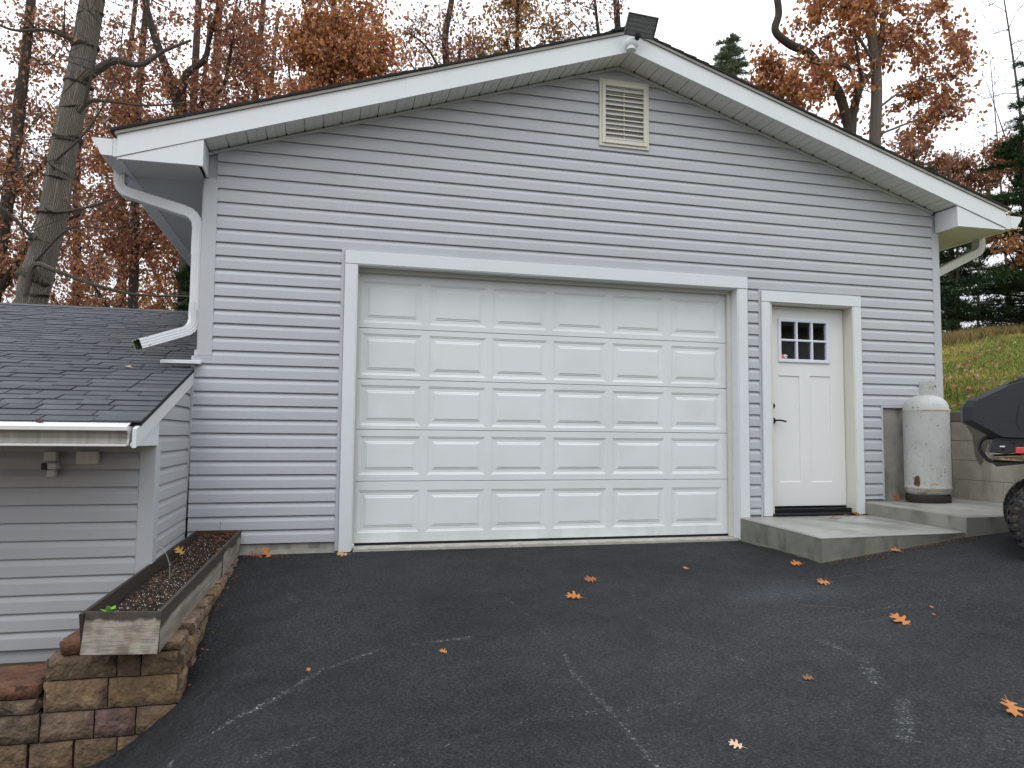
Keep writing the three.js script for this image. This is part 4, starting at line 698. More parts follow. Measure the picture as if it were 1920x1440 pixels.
// ------------------------------------------------------------ propane tank
{
  const t = thing('propane_tank', 'worn white upright propane tank with rust spots beside the entry door', 'tank', [5.93, 0.342, 0.27]);
  const r = 0.272;
  const paint = tex(1024, 1024, (u, v, i, j) => {
    const a = fbm(u * 9, v * 7, 63, 501, 5), b = fbm(u * 40, v * 34, 40 * 34, 511, 3), s = fbm(u * 22, v * 4, 88, 521, 4); let c = [0.49, 0.495, 0.475];
    const k = 0.86 + 0.28 * (a - 0.5) + 0.14 * (s - 0.5); c = c.map(q => q * k);
    c = lerp3(c, [0.30, 0.31, 0.31], 0.5 * ss(0.56, 0.70, s) * ss(0.4, 0.6, a));
    const low = ss(0.45, 0.05, v); c = lerp3(c, [0.30, 0.20, 0.10], 0.75 * ss(0.70 - 0.05 * low, 0.76, b) * (0.35 + 0.65 * low));
    if (b < 0.20) c = lerp3(c, [0.16, 0.14, 0.12], 0.8);
    const band = Math.min(Math.abs(v - 0.885), Math.abs(v - 0.115)); c = lerp3(c, [0.34, 0.20, 0.09], 0.7 * ss(0.016, 0.002, band) * ss(0.45, 0.62, fbm(u * 14, 3, 14, 531, 4)));
    // big chipped rust patch at lower left of the visible side
    const d = Math.hypot((u - 0.905) / 0.022, (v - 0.205) / 0.048) + 0.7 * (fbm(u * 60, v * 60, 60, 541, 3) - 0.5); if (d < 1) c = [0.075, 0.035, 0.022]; else if (d < 1.18) c = lerp3(c, [0.35, 0.18, 0.08], 0.6);
    return c;
  }, true);
  const prof = [[0.0, 1.075], [0.06, 1.074], [0.13, 1.064], [0.19, 1.043], [0.235, 1.010], [0.262, 0.965], [0.271, 0.925], [0.275, 0.92], [0.277, 0.912], [0.272, 0.905], [0.272, 0.20], [0.272, 0.155], [0.277, 0.149], [0.277, 0.140], [0.271, 0.135], [0.262, 0.105], [0.238, 0.075], [0.20, 0.06], [0, 0.055]].reverse();
  const body = new THREE.LatheGeometry(prof.map(p => new THREE.Vector2(p[0] * 0.775, p[1])), 48), uv = body.attributes.uv, p = body.attributes.position;
  for (let i = 0; i < p.count; i++) uv.setY(i, clamp(p.getY(i) / 1.03, 0, 1));
  part('tank_body', body.rotateY(-0.62), std({ map: paint, roughness: 0.5 }), t);
  part('foot_ring', new THREE.LatheGeometry([[0.19, 0.0], [0.205, 0.0], [0.205, 0.07], [0.19, 0.07], [0.19, 0.0]].map(a => new THREE.Vector2(...a)), 40), std({ rgb: [0.022, 0.018, 0.016], roughness: 0.8, map: fineNoise }), t);
  const rust = tex(128, 64, (u, v) => { const a = fbm(u * 14, v * 7, 98, 551, 4); let c = [0.40, 0.42, 0.40]; if (v > 0.46 && v < 0.72 && u > 0.30 && u < 0.72 && fbm(u * 30, v * 9, 270, 7, 2) > 0.42) c = [0.36, 0.27, 0.17]; return c.map(q => q * (0.85 + 0.3 * a)); }, true, false);
  const col = new THREE.CylinderGeometry(0.083, 0.083, 0.145, 24, 1, true, -1.5, 3.6).translate(0, 1.13, 0);
  part('valve_collar', col, std({ map: rust, roughness: 0.55, side: THREE.DoubleSide }), t).userData.label = 'thin grey collar plate with a worn label';
  part('valve', [new THREE.CylinderGeometry(0.022, 0.026, 0.08, 10).translate(0, 1.10, 0), new THREE.CylinderGeometry(0.035, 0.035, 0.012, 12).translate(0, 1.145, 0)], std({ rgb: [0.2, 0.17, 0.1], roughness: 0.5, metalness: 0.6 }), t);
  part('gas_pipe', sweep(ring(0.006, 7), arc([[0.02, 1.12, -0.02], [0.115, 1.11, -0.03], [0.118, 1.22, -0.04], [0.16, 1.18, -0.28]], 0.03), [0, 0, 1]), std({ rgb: [0.06, 0.045, 0.035], roughness: 0.7 }), t);
}
// ------------------------------------------------------------ quad bike, rear end in view
{
  const q = thing('quad_bike', 'black quad bike with rear cargo box and camouflage fender, cut by the right edge', 'quad bike', [5.02, 0.118, 2.385], -0.80);
  const camo = std({ roughness: 0.45, map: scaled(tex(256, 256, (u, v) => { const a = fbm(u * 5, v * 5, 5, 601, 4), b = fbm(u * 9 + 0.2, v * 9, 9, 611, 4), c = fbm(u * 16, v * 4, 64, 621, 3); let k = [0.13, 0.09, 0.05]; if (a > 0.56) k = [0.09, 0.065, 0.035]; if (b > 0.62) k = [0.34, 0.27, 0.17]; if (c > 0.64) k = [0.035, 0.03, 0.02]; if (a < 0.40) k = [0.28, 0.15, 0.06]; return k; }, true), 3, 4) });
  const H = 0.284; // axle height
  M.tyreMud = std({ roughness: 0.92, map: tex(256, 256, (u, v, i, j) => lerp3([0.018, 0.018, 0.019], [0.11, 0.085, 0.06], 0.75 * ss(0.5, 0.68, fbm(u * 10, v * 10, 10, 701, 4))), true) });
  M.plastic.roughnessMap = null;
  const wheel = (x, z) => {
    const w = pivot('wheel', q); const tp = [[0.145, -0.105], [0.20, -0.118], [0.245, -0.118], [0.266, -0.100], [0.272, -0.06], [0.274, 0], [0.272, 0.06], [0.266, 0.100], [0.245, 0.118], [0.20, 0.118], [0.145, 0.105]];
    part('tyre', new THREE.LatheGeometry(tp.map(a => new THREE.Vector2(...a)), 56).rotateX(Math.PI / 2).translate(x, H, z), M.tyreMud, w);
    for (let i = 0; i < 26; i++) for (const s of [-1, 1]) {
      const a = (i + (s > 0 ? 0.5 : 0)) / 26 * Math.PI * 2; const lug = new RoundedBoxGeometry(0.034, 0.024, 0.085, 1, 0.005); lug.rotateY(s * 0.45); lug.translate(0, 0.276, s * 0.052);
      const sh = new RoundedBoxGeometry(0.036, 0.05, 0.02, 1, 0.006); sh.rotateX(-s * 0.35); sh.translate(0, 0.254, s * 0.112); for (const g of [lug, sh]) { g.rotateZ(a); g.translate(x, H, z); }
      part('tread_lug', [lug, sh], i % 3 ? M.rubber : M.tyreMud, w);
    }
    part('rim', [new THREE.LatheGeometry([[0.02, 0.03], [0.09, 0.04], [0.13, 0.075], [0.15, 0.10], [0.152, 0.09], [0.135, 0.06], [0.13, -0.09], [0.02, -0.09]].map(a => new THREE.Vector2(...a)), 28).rotateX(Math.PI / 2).translate(x, H, z)], M.blackMetal, w);
  };
  wheel(0, 0); wheel(0, -0.82); wheel(1.28, 0); wheel(1.28, -0.82);
  part('axle', [new THREE.CylinderGeometry(0.02, 0.02, 0.8, 10).rotateX(Math.PI / 2).translate(0, H, -0.41), new THREE.CylinderGeometry(0.02, 0.02, 0.8, 10).rotateX(Math.PI / 2).translate(1.28, H, -0.41)], M.blackMetal, q);
  // cargo box: faceted shell with a chamfered near rear corner
  const bp = [[-0.35, 0.852], [-0.545, 0.972], [-0.557, 0.985], [-0.555, 1.090], [-0.52, 1.142], [-0.28, 1.262], [-0.175, 1.290], [0.42, 1.30], [0.42, 0.84]];
  const loft = (p, zs) => { // sections of the same polygon scaled towards its centre, joined along z
    const n = p.length, pos = [], idx = [], cx = 0.1, cy = 1.08; zs.forEach(([z, k]) => p.forEach(([x, y]) => pos.push(cx + (x - cx) * k, cy + (y - cy) * (0.35 + 0.65 * k), z)));
    for (let s = 0; s + 1 < zs.length; s++) for (let i = 0; i < n; i++) { const a = s * n + i, b = s * n + (i + 1) % n, c = a + n, d = b + n; idx.push(a, c, b, b, c, d); }
    for (let i = 1; i + 1 < n; i++) { idx.push(0, i + 1, i); const o = (zs.length - 1) * n; idx.push(o, o + i, o + i + 1); }
    return raw(pos, idx).toNonIndexed();
  };
  const flat = g => { g.computeVertexNormals(); return uvm(g); };
  
  const cargo = pivot('cargo_box', q);
  part('box_shell', flat(loft(bp, [[-0.98, 0.86], [-0.90, 0.97], [-0.1, 1.0], [0.03, 0.98], [0.09, 0.88]])), M.plastic, cargo);
  part('box_seam', [bx(-0.47, 0.3, 0.984, 0.988, -0.9, 0.0905, 0.001), sweep(ring(0.004, 6), [[-0.13, 1.17, 0.072], [-0.20, 1.09, 0.0895], [-0.215, 0.97, 0.0905], [-0.18, 0.90, 0.088]], [0, 0, 1])], M.dark, cargo);
  part('lid_recess', flat(loft([[-0.32, 1.19], [-0.245, 1.2675], [-0.15, 1.298], [0.40, 1.306], [0.40, 1.09], [-0.20, 1.105]], [[-0.8, 0.95], [-0.1, 1], [0.066, 1]])), std({ rgb: [0.01, 0.0105, 0.012], roughness: 0.6 }), cargo);
  part('backrest_pad', [new RoundedBoxGeometry(0.32, 0.20, 0.62, 3, 0.05).rotateZ(0.14).translate(-0.03, 1.24, -0.28), new RoundedBoxGeometry(0.26, 0.13, 0.60, 3, 0.04).translate(0.24, 1.22, -0.28)], std({ rgb: [0.022, 0.023, 0.026], roughness: 0.6, bumpMap: speckBump, bumpScale: 0.001 }), q);
  // rear rack and light cluster under the box
  const rack = pivot('rear_rack', q); rack.position.y = H;
  part('tail_panel', [prism([[-0.385, 0.475], [-0.36, 0.565], [-0.32, 0.590], [0.4, 0.58], [0.4, 0.46], [-0.19, 0.455], [-0.21, 0.478], [-0.28, 0.465]], -0.82, 0.06, 0.006)], M.plastic, rack);
  part('bolt', [[-0.30, 0.50], [-0.235, 0.545], [0.06, 0.56], [-0.33, 0.43]].map(([x, y]) => new THREE.SphereGeometry(0.008, 8, 5).translate(x, y, 0.066)), M.blackMetal, rack);
  part('tail_light', bx(-0.225, 0.03, 0.468, 0.515, -0.05, 0.072, 0.006), phys({ rgb: [0.55, 0.008, 0.012], roughness: 0.15, clearcoat: 1 }), rack);
  part('fender', prism([[-0.365, 0.418], [-0.35, 0.446], [-0.16, 0.458], [0.10, 0.46], [0.35, 0.40], [0.34, 0.38], [0.10, 0.42], [-0.16, 0.412]], -0.86, 0.085, 0.006), camo, rack);
  part('under_tray', prism([[-0.38, 0.408], [-0.34, 0.372], [-0.14, 0.402], [0.0, 0.392], [0.3, 0.36], [0.3, 0.40], [-0.1, 0.412]], -0.82, 0.06, 0.004), M.plastic, rack);
  part('pale_block', bx(-0.318, -0.285, 0.512, 0.523, 0.052, 0.066, 0.003), M.white, rack).userData.label = 'small pale block on the tail panel';  // small pale block set on the black tail panel
  part('grab_bar', sweep(ring(0.013, 8), arc([[-0.33, 0.585, -0.04], [-0.425, 0.578, -0.04], [-0.452, 0.50, -0.04], [-0.385, 0.405, -0.04], [-0.33, 0.41, -0.04]], 0.06), [0, 0, 1]), M.plastic, rack);
  part('suspension_arm', [prism([[-0.11, 0.40], [-0.02, 0.40], [0.06, 0.28], [-0.03, 0.27], [-0.08, 0.31]], -0.2, -0.13, 0.004)], M.plastic, rack);
  // forward part of the machine, out of the picture
  part('frame', [bx(-0.2, 1.35, 0.32, 0.46, -0.6, -0.22, 0.03)], M.blackMetal, q);
  part('seat', [new RoundedBoxGeometry(0.75, 0.14, 0.34, 3, 0.05).translate(0.55, 0.72, -0.41)], M.rubber, q);
  part('body', flat(loft([[0.75, 0.55], [0.85, 0.80], [1.15, 0.84], [1.58, 0.70], [1.66, 0.55], [1.0, 0.46]], [[-0.8, 0.8], [-0.62, 1], [-0.2, 1], [-0.02, 0.8]])), camo, q);
  part('handlebar', sweep(ring(0.012, 8), arc([[0.78, 0.98, 0.0], [0.86, 0.98, -0.25], [0.9, 0.9, -0.41], [0.86, 0.98, -0.57], [0.78, 0.98, -0.82]], 0.08), [1, 0, 0]), M.blackMetal, q);
}
// ------------------------------------------------------------ fallen leaves
{
  const half = [[0.0, 0], [0.03, 0.03], [0.05, 0.12], [0.24, 0.14], [0.30, 0.22], [0.10, 0.30], [0.14, 0.38], [0.40, 0.46], [0.46, 0.58], [0.16, 0.56], [0.15, 0.66], [0.30, 0.78], [0.28, 0.88], [0.10, 0.82], [0.0, 1.0]];
  const mk = (curl, seed) => {
    const pts = half.concat(half.slice(1, -1).reverse().map(p => [-p[0], p[1]])).map(p => new THREE.Vector2(p[0], p[1] - 0.5)); const R = rng(seed);
    const g = new THREE.ShapeGeometry(new THREE.Shape(pts)), p = g.attributes.position, a = 3 + 2 * R(), ph = R() * 6;
    for (let i = 0; i < p.count; i++) { const x = p.getX(i), y = p.getY(i); p.setXYZ(i, x * (1 - 0.2 * curl), curl * (0.35 * x * x * 2.2 + 0.10 * Math.sin(y * a + ph) + 0.25 * y * y) + 0.03, -y); }
    const st = new THREE.CylinderGeometry(0.012, 0.018, 0.3, 4).rotateX(Math.PI / 2).translate(0, 0.035, 0.62); g.deleteAttribute('normal'); st.deleteAttribute('normal');
    const m = mergeGeometries([g.toNonIndexed(), st.toNonIndexed()]); m.computeVertexNormals(); return m;
  };
  const shapes = [mk(0.15, 1), mk(0.5, 2), mk(0.9, 3), mk(0.35, 4)];
  const cols = { orange: [0.40, 0.145, 0.032], rust: [0.27, 0.09, 0.028], tan: [0.45, 0.27, 0.12], pale: [0.55, 0.38, 0.24], brown: [0.18, 0.075, 0.035], maroon: [0.05, 0.008, 0.014], yellow: [0.5, 0.28, 0.05] }, mats = {};
  for (const k in cols) mats[k] = std({ rgb: cols[k], roughness: 0.7, side: THREE.DoubleSide, map: fineNoise });
  const leaf = (x, y, z, s, sh, c, rot, label, tx = 0, tz = 0) => {
    const o = shade(new THREE.Mesh(shapes[sh], mats[c])); o.name = numbered('fallen_leaf'); o.position.set(x, y, z); o.scale.setScalar(s); o.rotation.set(tx, rot, tz); scene.add(o); tag(o, label, 'leaf', 'fallen leaves');
  };
  const G = (x, z, s, sh, c, rot, label, tx = 0.32, tz = 0.08) => leaf(x, drive(x, z) + 0.003 + s * 0.42 * Math.sin(tx) * 0.7, z, s, sh, c, rot, label, tx, tz);
  G(1.65, 1.78, 0.115, 1, 'orange', 1.2, 'curled orange oak leaf on the asphalt in front of the fourth door column');
  G(1.92, 1.37, 0.105, 0, 'rust', 1.8, 'flat rust leaf just behind the curled orange leaf before the big door');
  G(3.21, 2.94, 0.125, 0, 'orange', 0.3, 'bright orange lobed leaf lying alone in the middle of the right-hand asphalt');
  G(2.73, 4.08, 0.115, 1, 'orange', 2.6, 'orange leaf with raised lobe near the lower right corner of the photo');
  G(1.58, 3.92, 0.06, 0, 'pale', 0.9, 'pale tan oval leaf at the bottom edge of the photo');
  G(3.60, 1.42, 0.10, 3, 'orange', 1.6, 'orange leaf off the front corner of the concrete landing');
  G(3.41, 2.0, 0.10, 0, 'orange', 1.5, 'flat amber leaf on the asphalt below the landing corner');
  G(4.72, 1.30, 0.11, 2, 'rust', 0.4, 'crumpled rust leaf leaning on the landing front edge', 0.9, 0.2); G(4.66, 1.36, 0.09, 2, 'orange', 2.4, 'crumpled orange leaf under the leaning rust leaf at the landing', 0.2, 0.6);
  G(4.45, 1.50, 0.085, 1, 'orange', 1.1, 'small orange leaf a step out from the landing front edge'); G(4.10, 1.40, 0.075, 1, 'pale', 1.5, 'brownish pale leaf lying against the landing edge near its corner', 0.1, 0.35);
  G(0.18, 0.15, 0.10, 0, 'tan', 1.5, 'tan leaf at the foot of the left door casing'); G(-0.42, 0.08, 0.11, 2, 'orange', 0.5, 'orange curled leaf against the foundation left of the big door', 0.7, 0.1);
  G(-0.53, 0.08, 0.08, 2, 'brown', 2.0, 'brown crumpled leaf against the foundation beside the planter', 0.4, 0.4); G(-0.47, 0.10, 0.07, 1, 'rust', 0.2, 'small rust leaf between the two leaves by the foundation');
  G(0.66, 2.51, 0.05, 1, 'orange', 0.8, 'tiny orange leaf above the long pale scuff'); G(2.22, 3.48, 0.055, 1, 'brown', 1.4, 'small dark red brown leaf in the lower middle asphalt');
  G(2.77, 1.20, 0.05, 0, 'orange', 1.1, 'tiny orange leaf on the asphalt before the sixth door column'); G(3.55, 2.81, 0.028, 0, 'orange', 1.1, 'orange leaf scrap nearer the garage of a pair'); G(3.46, 2.92, 0.026, 0, 'rust', 0.2, 'rust leaf scrap nearer the camera of a pair'); G(-0.04, 2.53, 0.03, 0, 'orange', 0.4, 'orange leaf scrap on the left asphalt by the block wall');
  leaf(4.826, 0.20, 0.283, 0.12, 1, 'rust', 1.6, 'rust leaf with a long stem in the middle of the concrete landing'); leaf(5.22, 0.20, 0.10, 0.10, 2, 'rust', 0.7, 'crumpled rust leaf at the right end of the black threshold', 0.3); leaf(5.10, 0.20, 0.11, 0.09, 1, 'brown', 2.0, 'brown leaf tucked below the black threshold'); leaf(5.36, 0.20, 0.06, 0.10, 1, 'orange', 1.3, 'orange leaf at the foot of the right entry casing'); 
  leaf(5.70, 0.355, 0.10, 0.13, 2, 'rust', 0.5, 'upright rust leaf in the corner left of the tank', 0.8, 0.1); leaf(5.74, 0.352, 0.17, 0.11, 2, 'orange', 2.2, 'orange curled leaf touching the tank foot ring', 0.4, 0.5);
  leaf(-0.965, 0.125, 0.80, 0.09, 2, 'yellow', 0.8, 'yellow orange curled leaf on the planter soil', 0.5, 0.2); leaf(-0.70, 0.125, 0.75, 0.06, 1, 'rust', 2.0, 'small rust leaf on the soil by the right planter board');
  leaf(-1.52, 1.482, 0.12, 0.085, 1, 'pale', 1.0, 'pale tan leaf on the annex shingles below the downspout end', 0.26); leaf(-1.555, 1.02, 1.84, 0.06, 2, 'maroon', 0.6, 'dark maroon leaf on the annex gutter guard', 0.6);
  single('pine_needle', sweep(ring(0.0009, 5), [[2.93, drive(2.93, 2.42) + 0.004, 2.42], [3.03, drive(3.03, 2.50) + 0.006, 2.50], [3.16, drive(3.16, 2.60) + 0.004, 2.60]], [0, 1, 0]), mats.rust, 'thin reddish needle twig lying on the right-hand asphalt', 'twig');
  // loose crumbs of leaf and grit along the landing
  const R = rng(91), cr = []; for (let i = 0; i < 420; i++) { const t = R(), a = R(); let x, z; if (a < 0.45) { x = mix(3.8, 5.3, t) + 0.05 * R(); z = mix(1.50, 1.40, t) + 0.22 * R() * R(); } else if (a < 0.65) { x = -0.6 + 0.35 * R(); z = 0.05 + 0.10 * R(); } else if (a < 0.85) { x = mix(0.2, 3.9, t); z = 0.04 + 0.07 * R() * R(); } else { z = mix(0.2, 2.2, t); x = -0.60 - 0.031 * z + 0.06 * R() * R(); } const g = new THREE.TetrahedronGeometry(0.003 + 0.008 * R() * R()); g.scale(1, 0.4, 1.3); g.rotateY(R() * 6); g.translate(x, drive(x, z) + 0.004, z); cr.push(g); }
  single('leaf_crumbs', cr, mats.rust, 'scattered rust coloured leaf crumbs and grit along the landing and wall foot', 'leaf crumbs', null, 'stuff');
}

// ------------------------------------------------------------ trees
class GB { // growing buffer for tubes and leaves
  constructor() { this.p = []; this.c = []; this.u = []; }
  tube(pts, r, sides = 6, vs = 1) {
    let rings = []; const n = pts.length; let ref = V(0.31, 0.2, 0.93).normalize(), len = 0;
    for (let i = 0; i < n; i++) {
      const t = pts[Math.min(i + 1, n - 1)].clone().sub(pts[Math.max(i - 1, 0)]).normalize(); const a = ref.clone().addScaledVector(t, -ref.dot(t)).normalize(), b = t.clone().cross(a); ref = a;
      if (i) len += pts[i].distanceTo(pts[i - 1]);
      const rr = typeof r === 'function' ? r : null, q = []; for (let k = 0; k <= sides; k++) { const th = k / sides * Math.PI * 2, R0 = rr ? rr(i, th) : r[i]; q.push(pts[i].clone().addScaledVector(a, Math.cos(th) * R0).addScaledVector(b, Math.sin(th) * R0)); } rings.push([q, len]);
    }
    for (let i = 0; i + 1 < n; i++) for (let k = 0; k < sides; k++) {
      const [A, la] = rings[i], [B, lb] = rings[i + 1]; const u0 = k / sides, u1 = (k + 1) / sides;
      for (const [v, u, w] of [[A[k], u0, la], [A[k + 1], u1, la], [B[k + 1], u1, lb], [A[k], u0, la], [B[k + 1], u1, lb], [B[k], u0, lb]]) { this.p.push(v.x, v.y, v.z); this.u.push(u * vs, w * 0.6); }
    }
  }
  leaf(x, y, z, s, R, col, droop = 0.5, wide = 0.42) {
    const d = V(R() - 0.5, R() - 0.5 - droop, R() - 0.5).normalize(), q = V(R() - 0.5, R() - 0.5, R() - 0.5), sd = q.cross(d).normalize(), n = d.clone().cross(sd);
    const k = 0.65 + 0.7 * R(), w = s * wide * k, l = s * k, f = 0.18 * s * (R() + 0.2);
    const P = (a, b, c) => [x + d.x * a + sd.x * b + n.x * c, y + d.y * a + sd.y * b + n.y * c, z + d.z * a + sd.z * b + n.z * c];
    const base = P(0, 0, 0), tip = P(l, 0, -f * 0.6), L = P(l * 0.45, -w, f), Rr = P(l * 0.55, w * 0.95, f), m = 0.62 + 0.6 * R();
    this.p.push(...base, ...L, ...tip, ...base, ...tip, ...Rr); for (let i = 0; i < 6; i++) this.c.push(col[0] * m, col[1] * m, col[2] * m);
  }
  geo() { const g = new THREE.BufferGeometry(); g.setAttribute('position', new THREE.Float32BufferAttribute(this.p, 3)); g.computeVertexNormals(); if (this.c.length) g.setAttribute('color', new THREE.Float32BufferAttribute(this.c, 3)); g.setAttribute('uv', new THREE.Float32BufferAttribute(this.u.length ? this.u : new Float32Array(this.p.length / 3 * 2), 2)); return g; }
}
const leafMat = phys({ vertexColors: true, roughness: 0.85, side: THREE.DoubleSide, transmission: 0.42, thickness: 0 });
const needleMat = std({ vertexColors: true, roughness: 0.8, side: THREE.DoubleSide });
const PAL = { rust: [[0.38, 0.15, 0.065], [0.30, 0.11, 0.06], [0.45, 0.20, 0.07], [0.27, 0.12, 0.075]], orange: [[0.47, 0.19, 0.05], [0.40, 0.14, 0.045], [0.54, 0.25, 0.065], [0.34, 0.115, 0.045]], brown: [[0.36, 0.18, 0.09], [0.30, 0.14, 0.08], [0.44, 0.20, 0.075], [0.34, 0.13, 0.07]], gold: [[0.42, 0.24, 0.05], [0.36, 0.17, 0.04], [0.3, 0.12, 0.035]] };
function wander(a, b, n, amp, R, sag = 0) { // bent polyline between two points
  const L = a.distanceTo(b), out = [], o1 = V(R() - 0.5, R() - 0.5, R() - 0.5).multiplyScalar(L * amp * 2), o2 = V(R() - 0.5, R() - 0.5, R() - 0.5).multiplyScalar(L * amp);
  for (let i = 0; i <= n; i++) { const t = i / n; out.push(a.clone().lerp(b, t).addScaledVector(o1, t * (1 - t)).addScaledVector(o2, Math.sin(t * 9) * 0.4 * t * (1 - t) * 2).add(V(0, sag * Math.sin(t * Math.PI) * L, 0))); }
  return out;
}
const taper = (n, a, b, pw = 1) => Array.from({ length: n }, (_, i) => mix(a, b, Math.pow(i / (n - 1), pw)));
// limbs: [[points], r0, r1]; boughs: [cx, cy, cz, rx, ry, rz, count] clusters of twigs and leaves fed from the nearest limb
function tree(name, label, seed, o) {
  const R = rng(seed), wood = new GB(), crown = new GB(), t = thing(name, label, 'tree', [0, 0, 0], 0, o.group), nodes = [];
  for (const [pts, r0, r1, bump] of o.limbs) {
    let P = pts.map(p => V(...p)); if (P.length > 2) P = new THREE.CatmullRomCurve3(P).getPoints(P.length * (bump ? 14 : 6));
    const rs = taper(P.length, r0, r1);
    if (bump) wood.tube(P, (i, th) => { const tt = i / P.length, y = P[i].y; let k = 1 + 0.10 * (fbm(th * 2 / 6.2832 * 3 + 10, y * 1.7, 6, seed, 3) - 0.5) + 0.06 * Math.sin(th * 3 + y); for (const [by, bw, ba] of bump) k += ba * Math.exp(-((y - by) ** 2) / (bw * bw)) * (0.6 + 0.8 * fbm(th / 6.2832 * 5, by * 3, 5, seed + 7, 2)); return rs[i] * k; }, 26, 2);
    else wood.tube(P, rs, r0 > 0.08 ? 9 : 6, r0 > 0.08 ? 2 : 1);
    P.forEach((p, i) => nodes.push([p, rs[i]]));
  }
  const leafAt = (p, n, spread, size) => { for (let i = 0; i < n; i++) { const pal = o.pal, c = pal[Math.floor(R() * pal.length)]; crown.leaf(p.x + (R() - 0.5) * spread, p.y + (R() - 0.5) * spread, p.z + (R() - 0.5) * spread, size, R, c); } };
  for (const [cx, cy, cz, rx, ry, rz, count, lv] of o.boughs || []) for (let i = 0; i < count; i++) {
    let q; do { q = [R() * 2 - 1, R() * 2 - 1, R() * 2 - 1]; } while (q[0] ** 2 + q[1] ** 2 + q[2] ** 2 > 1);
    const c = V(cx + q[0] * rx, cy + q[1] * ry, cz + q[2] * rz);
    let best = null, bd = 1e9; for (const [p, r] of nodes) { const d = p.distanceTo(c) + Math.max(0, p.y - c.y) * 0.8 + R() * 0.5; if (d < bd) { bd = d; best = [p, r]; } }
    const rr = Math.min(best[1] * 0.55, 0.016 + 0.008 * bd), P = wander(best[0], c, 6, 0.16, R, 0.03), rs = taper(P.length, Math.max(rr, 0.008), 0.005, 0.8); wood.tube(P, rs, 4);
    P.forEach((p, k) => { if (k > 2) nodes.push([p, rs[k]]); });
    const tw = o.twigs ?? 5, L = o.twigLen ?? 0.8;
    for (let k = 0; k < tw; k++) {
      const a = P[3 + Math.floor(R() * 4)], e = a.clone().add(V((R() - 0.5) * 2, (R() - 0.42) * 1.5, (R() - 0.5) * 2).multiplyScalar(L * (0.5 + 0.7 * R()))), T = wander(a, e, 4, 0.15, R); wood.tube(T, taper(5, 0.0075, 0.003), 3);
      const nl = Math.round((o.leaves ?? 12) * (lv ?? 1) * (0.3 + 1.3 * R())); for (let m = 0; m < nl; m++) leafAt(T[1 + Math.floor(R() * 4)], 1, o.spread ?? 0.30, o.size ?? 0.13);
    }
  }
  part('trunk', wood.geo(), o.bark || M.barkDark, t);
  if (crown.p.length) part('crown', crown.geo(), leafMat, t);
  return t;
}
const W = (px, py, z) => px; // (positions below are metres)
// big leaning trunk behind the annex
tree('leaning_tree', 'large leaning grey barked tree with knotty rings behind the annex roof', 1001, {
  bark: M.bark, pal: PAL.brown, leaves: 0.35, twigs: 7, twigLen: 1.3, size: 0.09,
  limbs: [[[[-4.62, 0.2, -6.5], [-4.55, 2.2, -6.5], [-4.47, 3.21, -6.5], [-4.27, 4.25, -6.5], [-4.12, 5.57, -6.5], [-3.96, 6.74, -6.5], [-3.84, 8.02, -6.5], [-3.72, 9.3, -6.5], [-3.5, 12, -6.6]], 0.225, 0.165, [[3.3, 0.3, 0.10]]],
    [[[-3.95, 6.60, -6.45], [-3.70, 6.72, -6.3], [-3.40, 6.95, -6.3], [-3.05, 6.93, -6.3], [-2.7, 7.2, -6.3], [-2.3, 7.5, -6.4]], 0.085, 0.02], [[[-3.98, 6.0, -6.4], [-3.74, 6.23, -6.3], [-3.4, 6.22, -6.2], [-2.85, 6.18, -6.1], [-2.2, 6.32, -6.1]], 0.04, 0.012],
    [[[-4.28, 4.47, -6.3], [-4.09, 4.38, -6.2], [-3.63, 4.50, -6.2], [-3.17, 4.74, -6.2]], 0.035, 0.014], [[[-3.82, 6.2, -6.3], [-3.66, 6.69, -6.1], [-3.63, 7.51, -6.1], [-3.62, 9.2, -6.1]], 0.026, 0.016],
    [[[-4.50, 3.05, -6.3], [-4.36, 3.52, -6.2], [-4.04, 3.43, -6.1], [-3.58, 3.27, -6.1], [-2.95, 3.13, -6.1], [-2.1, 3.15, -6.2]], 0.045, 0.014], [[[-4.05, 7.25, -6.4], [-4.37, 7.31, -6.3], [-4.9, 7.25, -6.3], [-5.6, 7.6, -6.4]], 0.035, 0.012],
    [[[-4.35, 4.5, -6.5], [-4.7, 5.0, -6.4], [-4.85, 6.0, -6.4], [-4.7, 7.2, -6.4]], 0.022, 0.009], [[[-4.4, 3.9, -6.4], [-4.9, 4.4, -6.2], [-5.6, 4.6, -6.2], [-6.2, 5.3, -6.2]], 0.03, 0.01], [[[-4.2, 5.2, -6.3], [-3.7, 5.6, -6.0], [-3.3, 6.4, -5.9], [-3.2, 7.4, -5.9]], 0.02, 0.008], [[[-4.4, 3.6, -6.3], [-3.8, 4.1, -6.0], [-3.2, 4.1, -5.9], [-2.5, 4.5, -5.9]], 0.022, 0.008]],
  boughs: [[-4.4, 6.0, -6.3, 1.8, 2.4, 1.0, 26]],
});
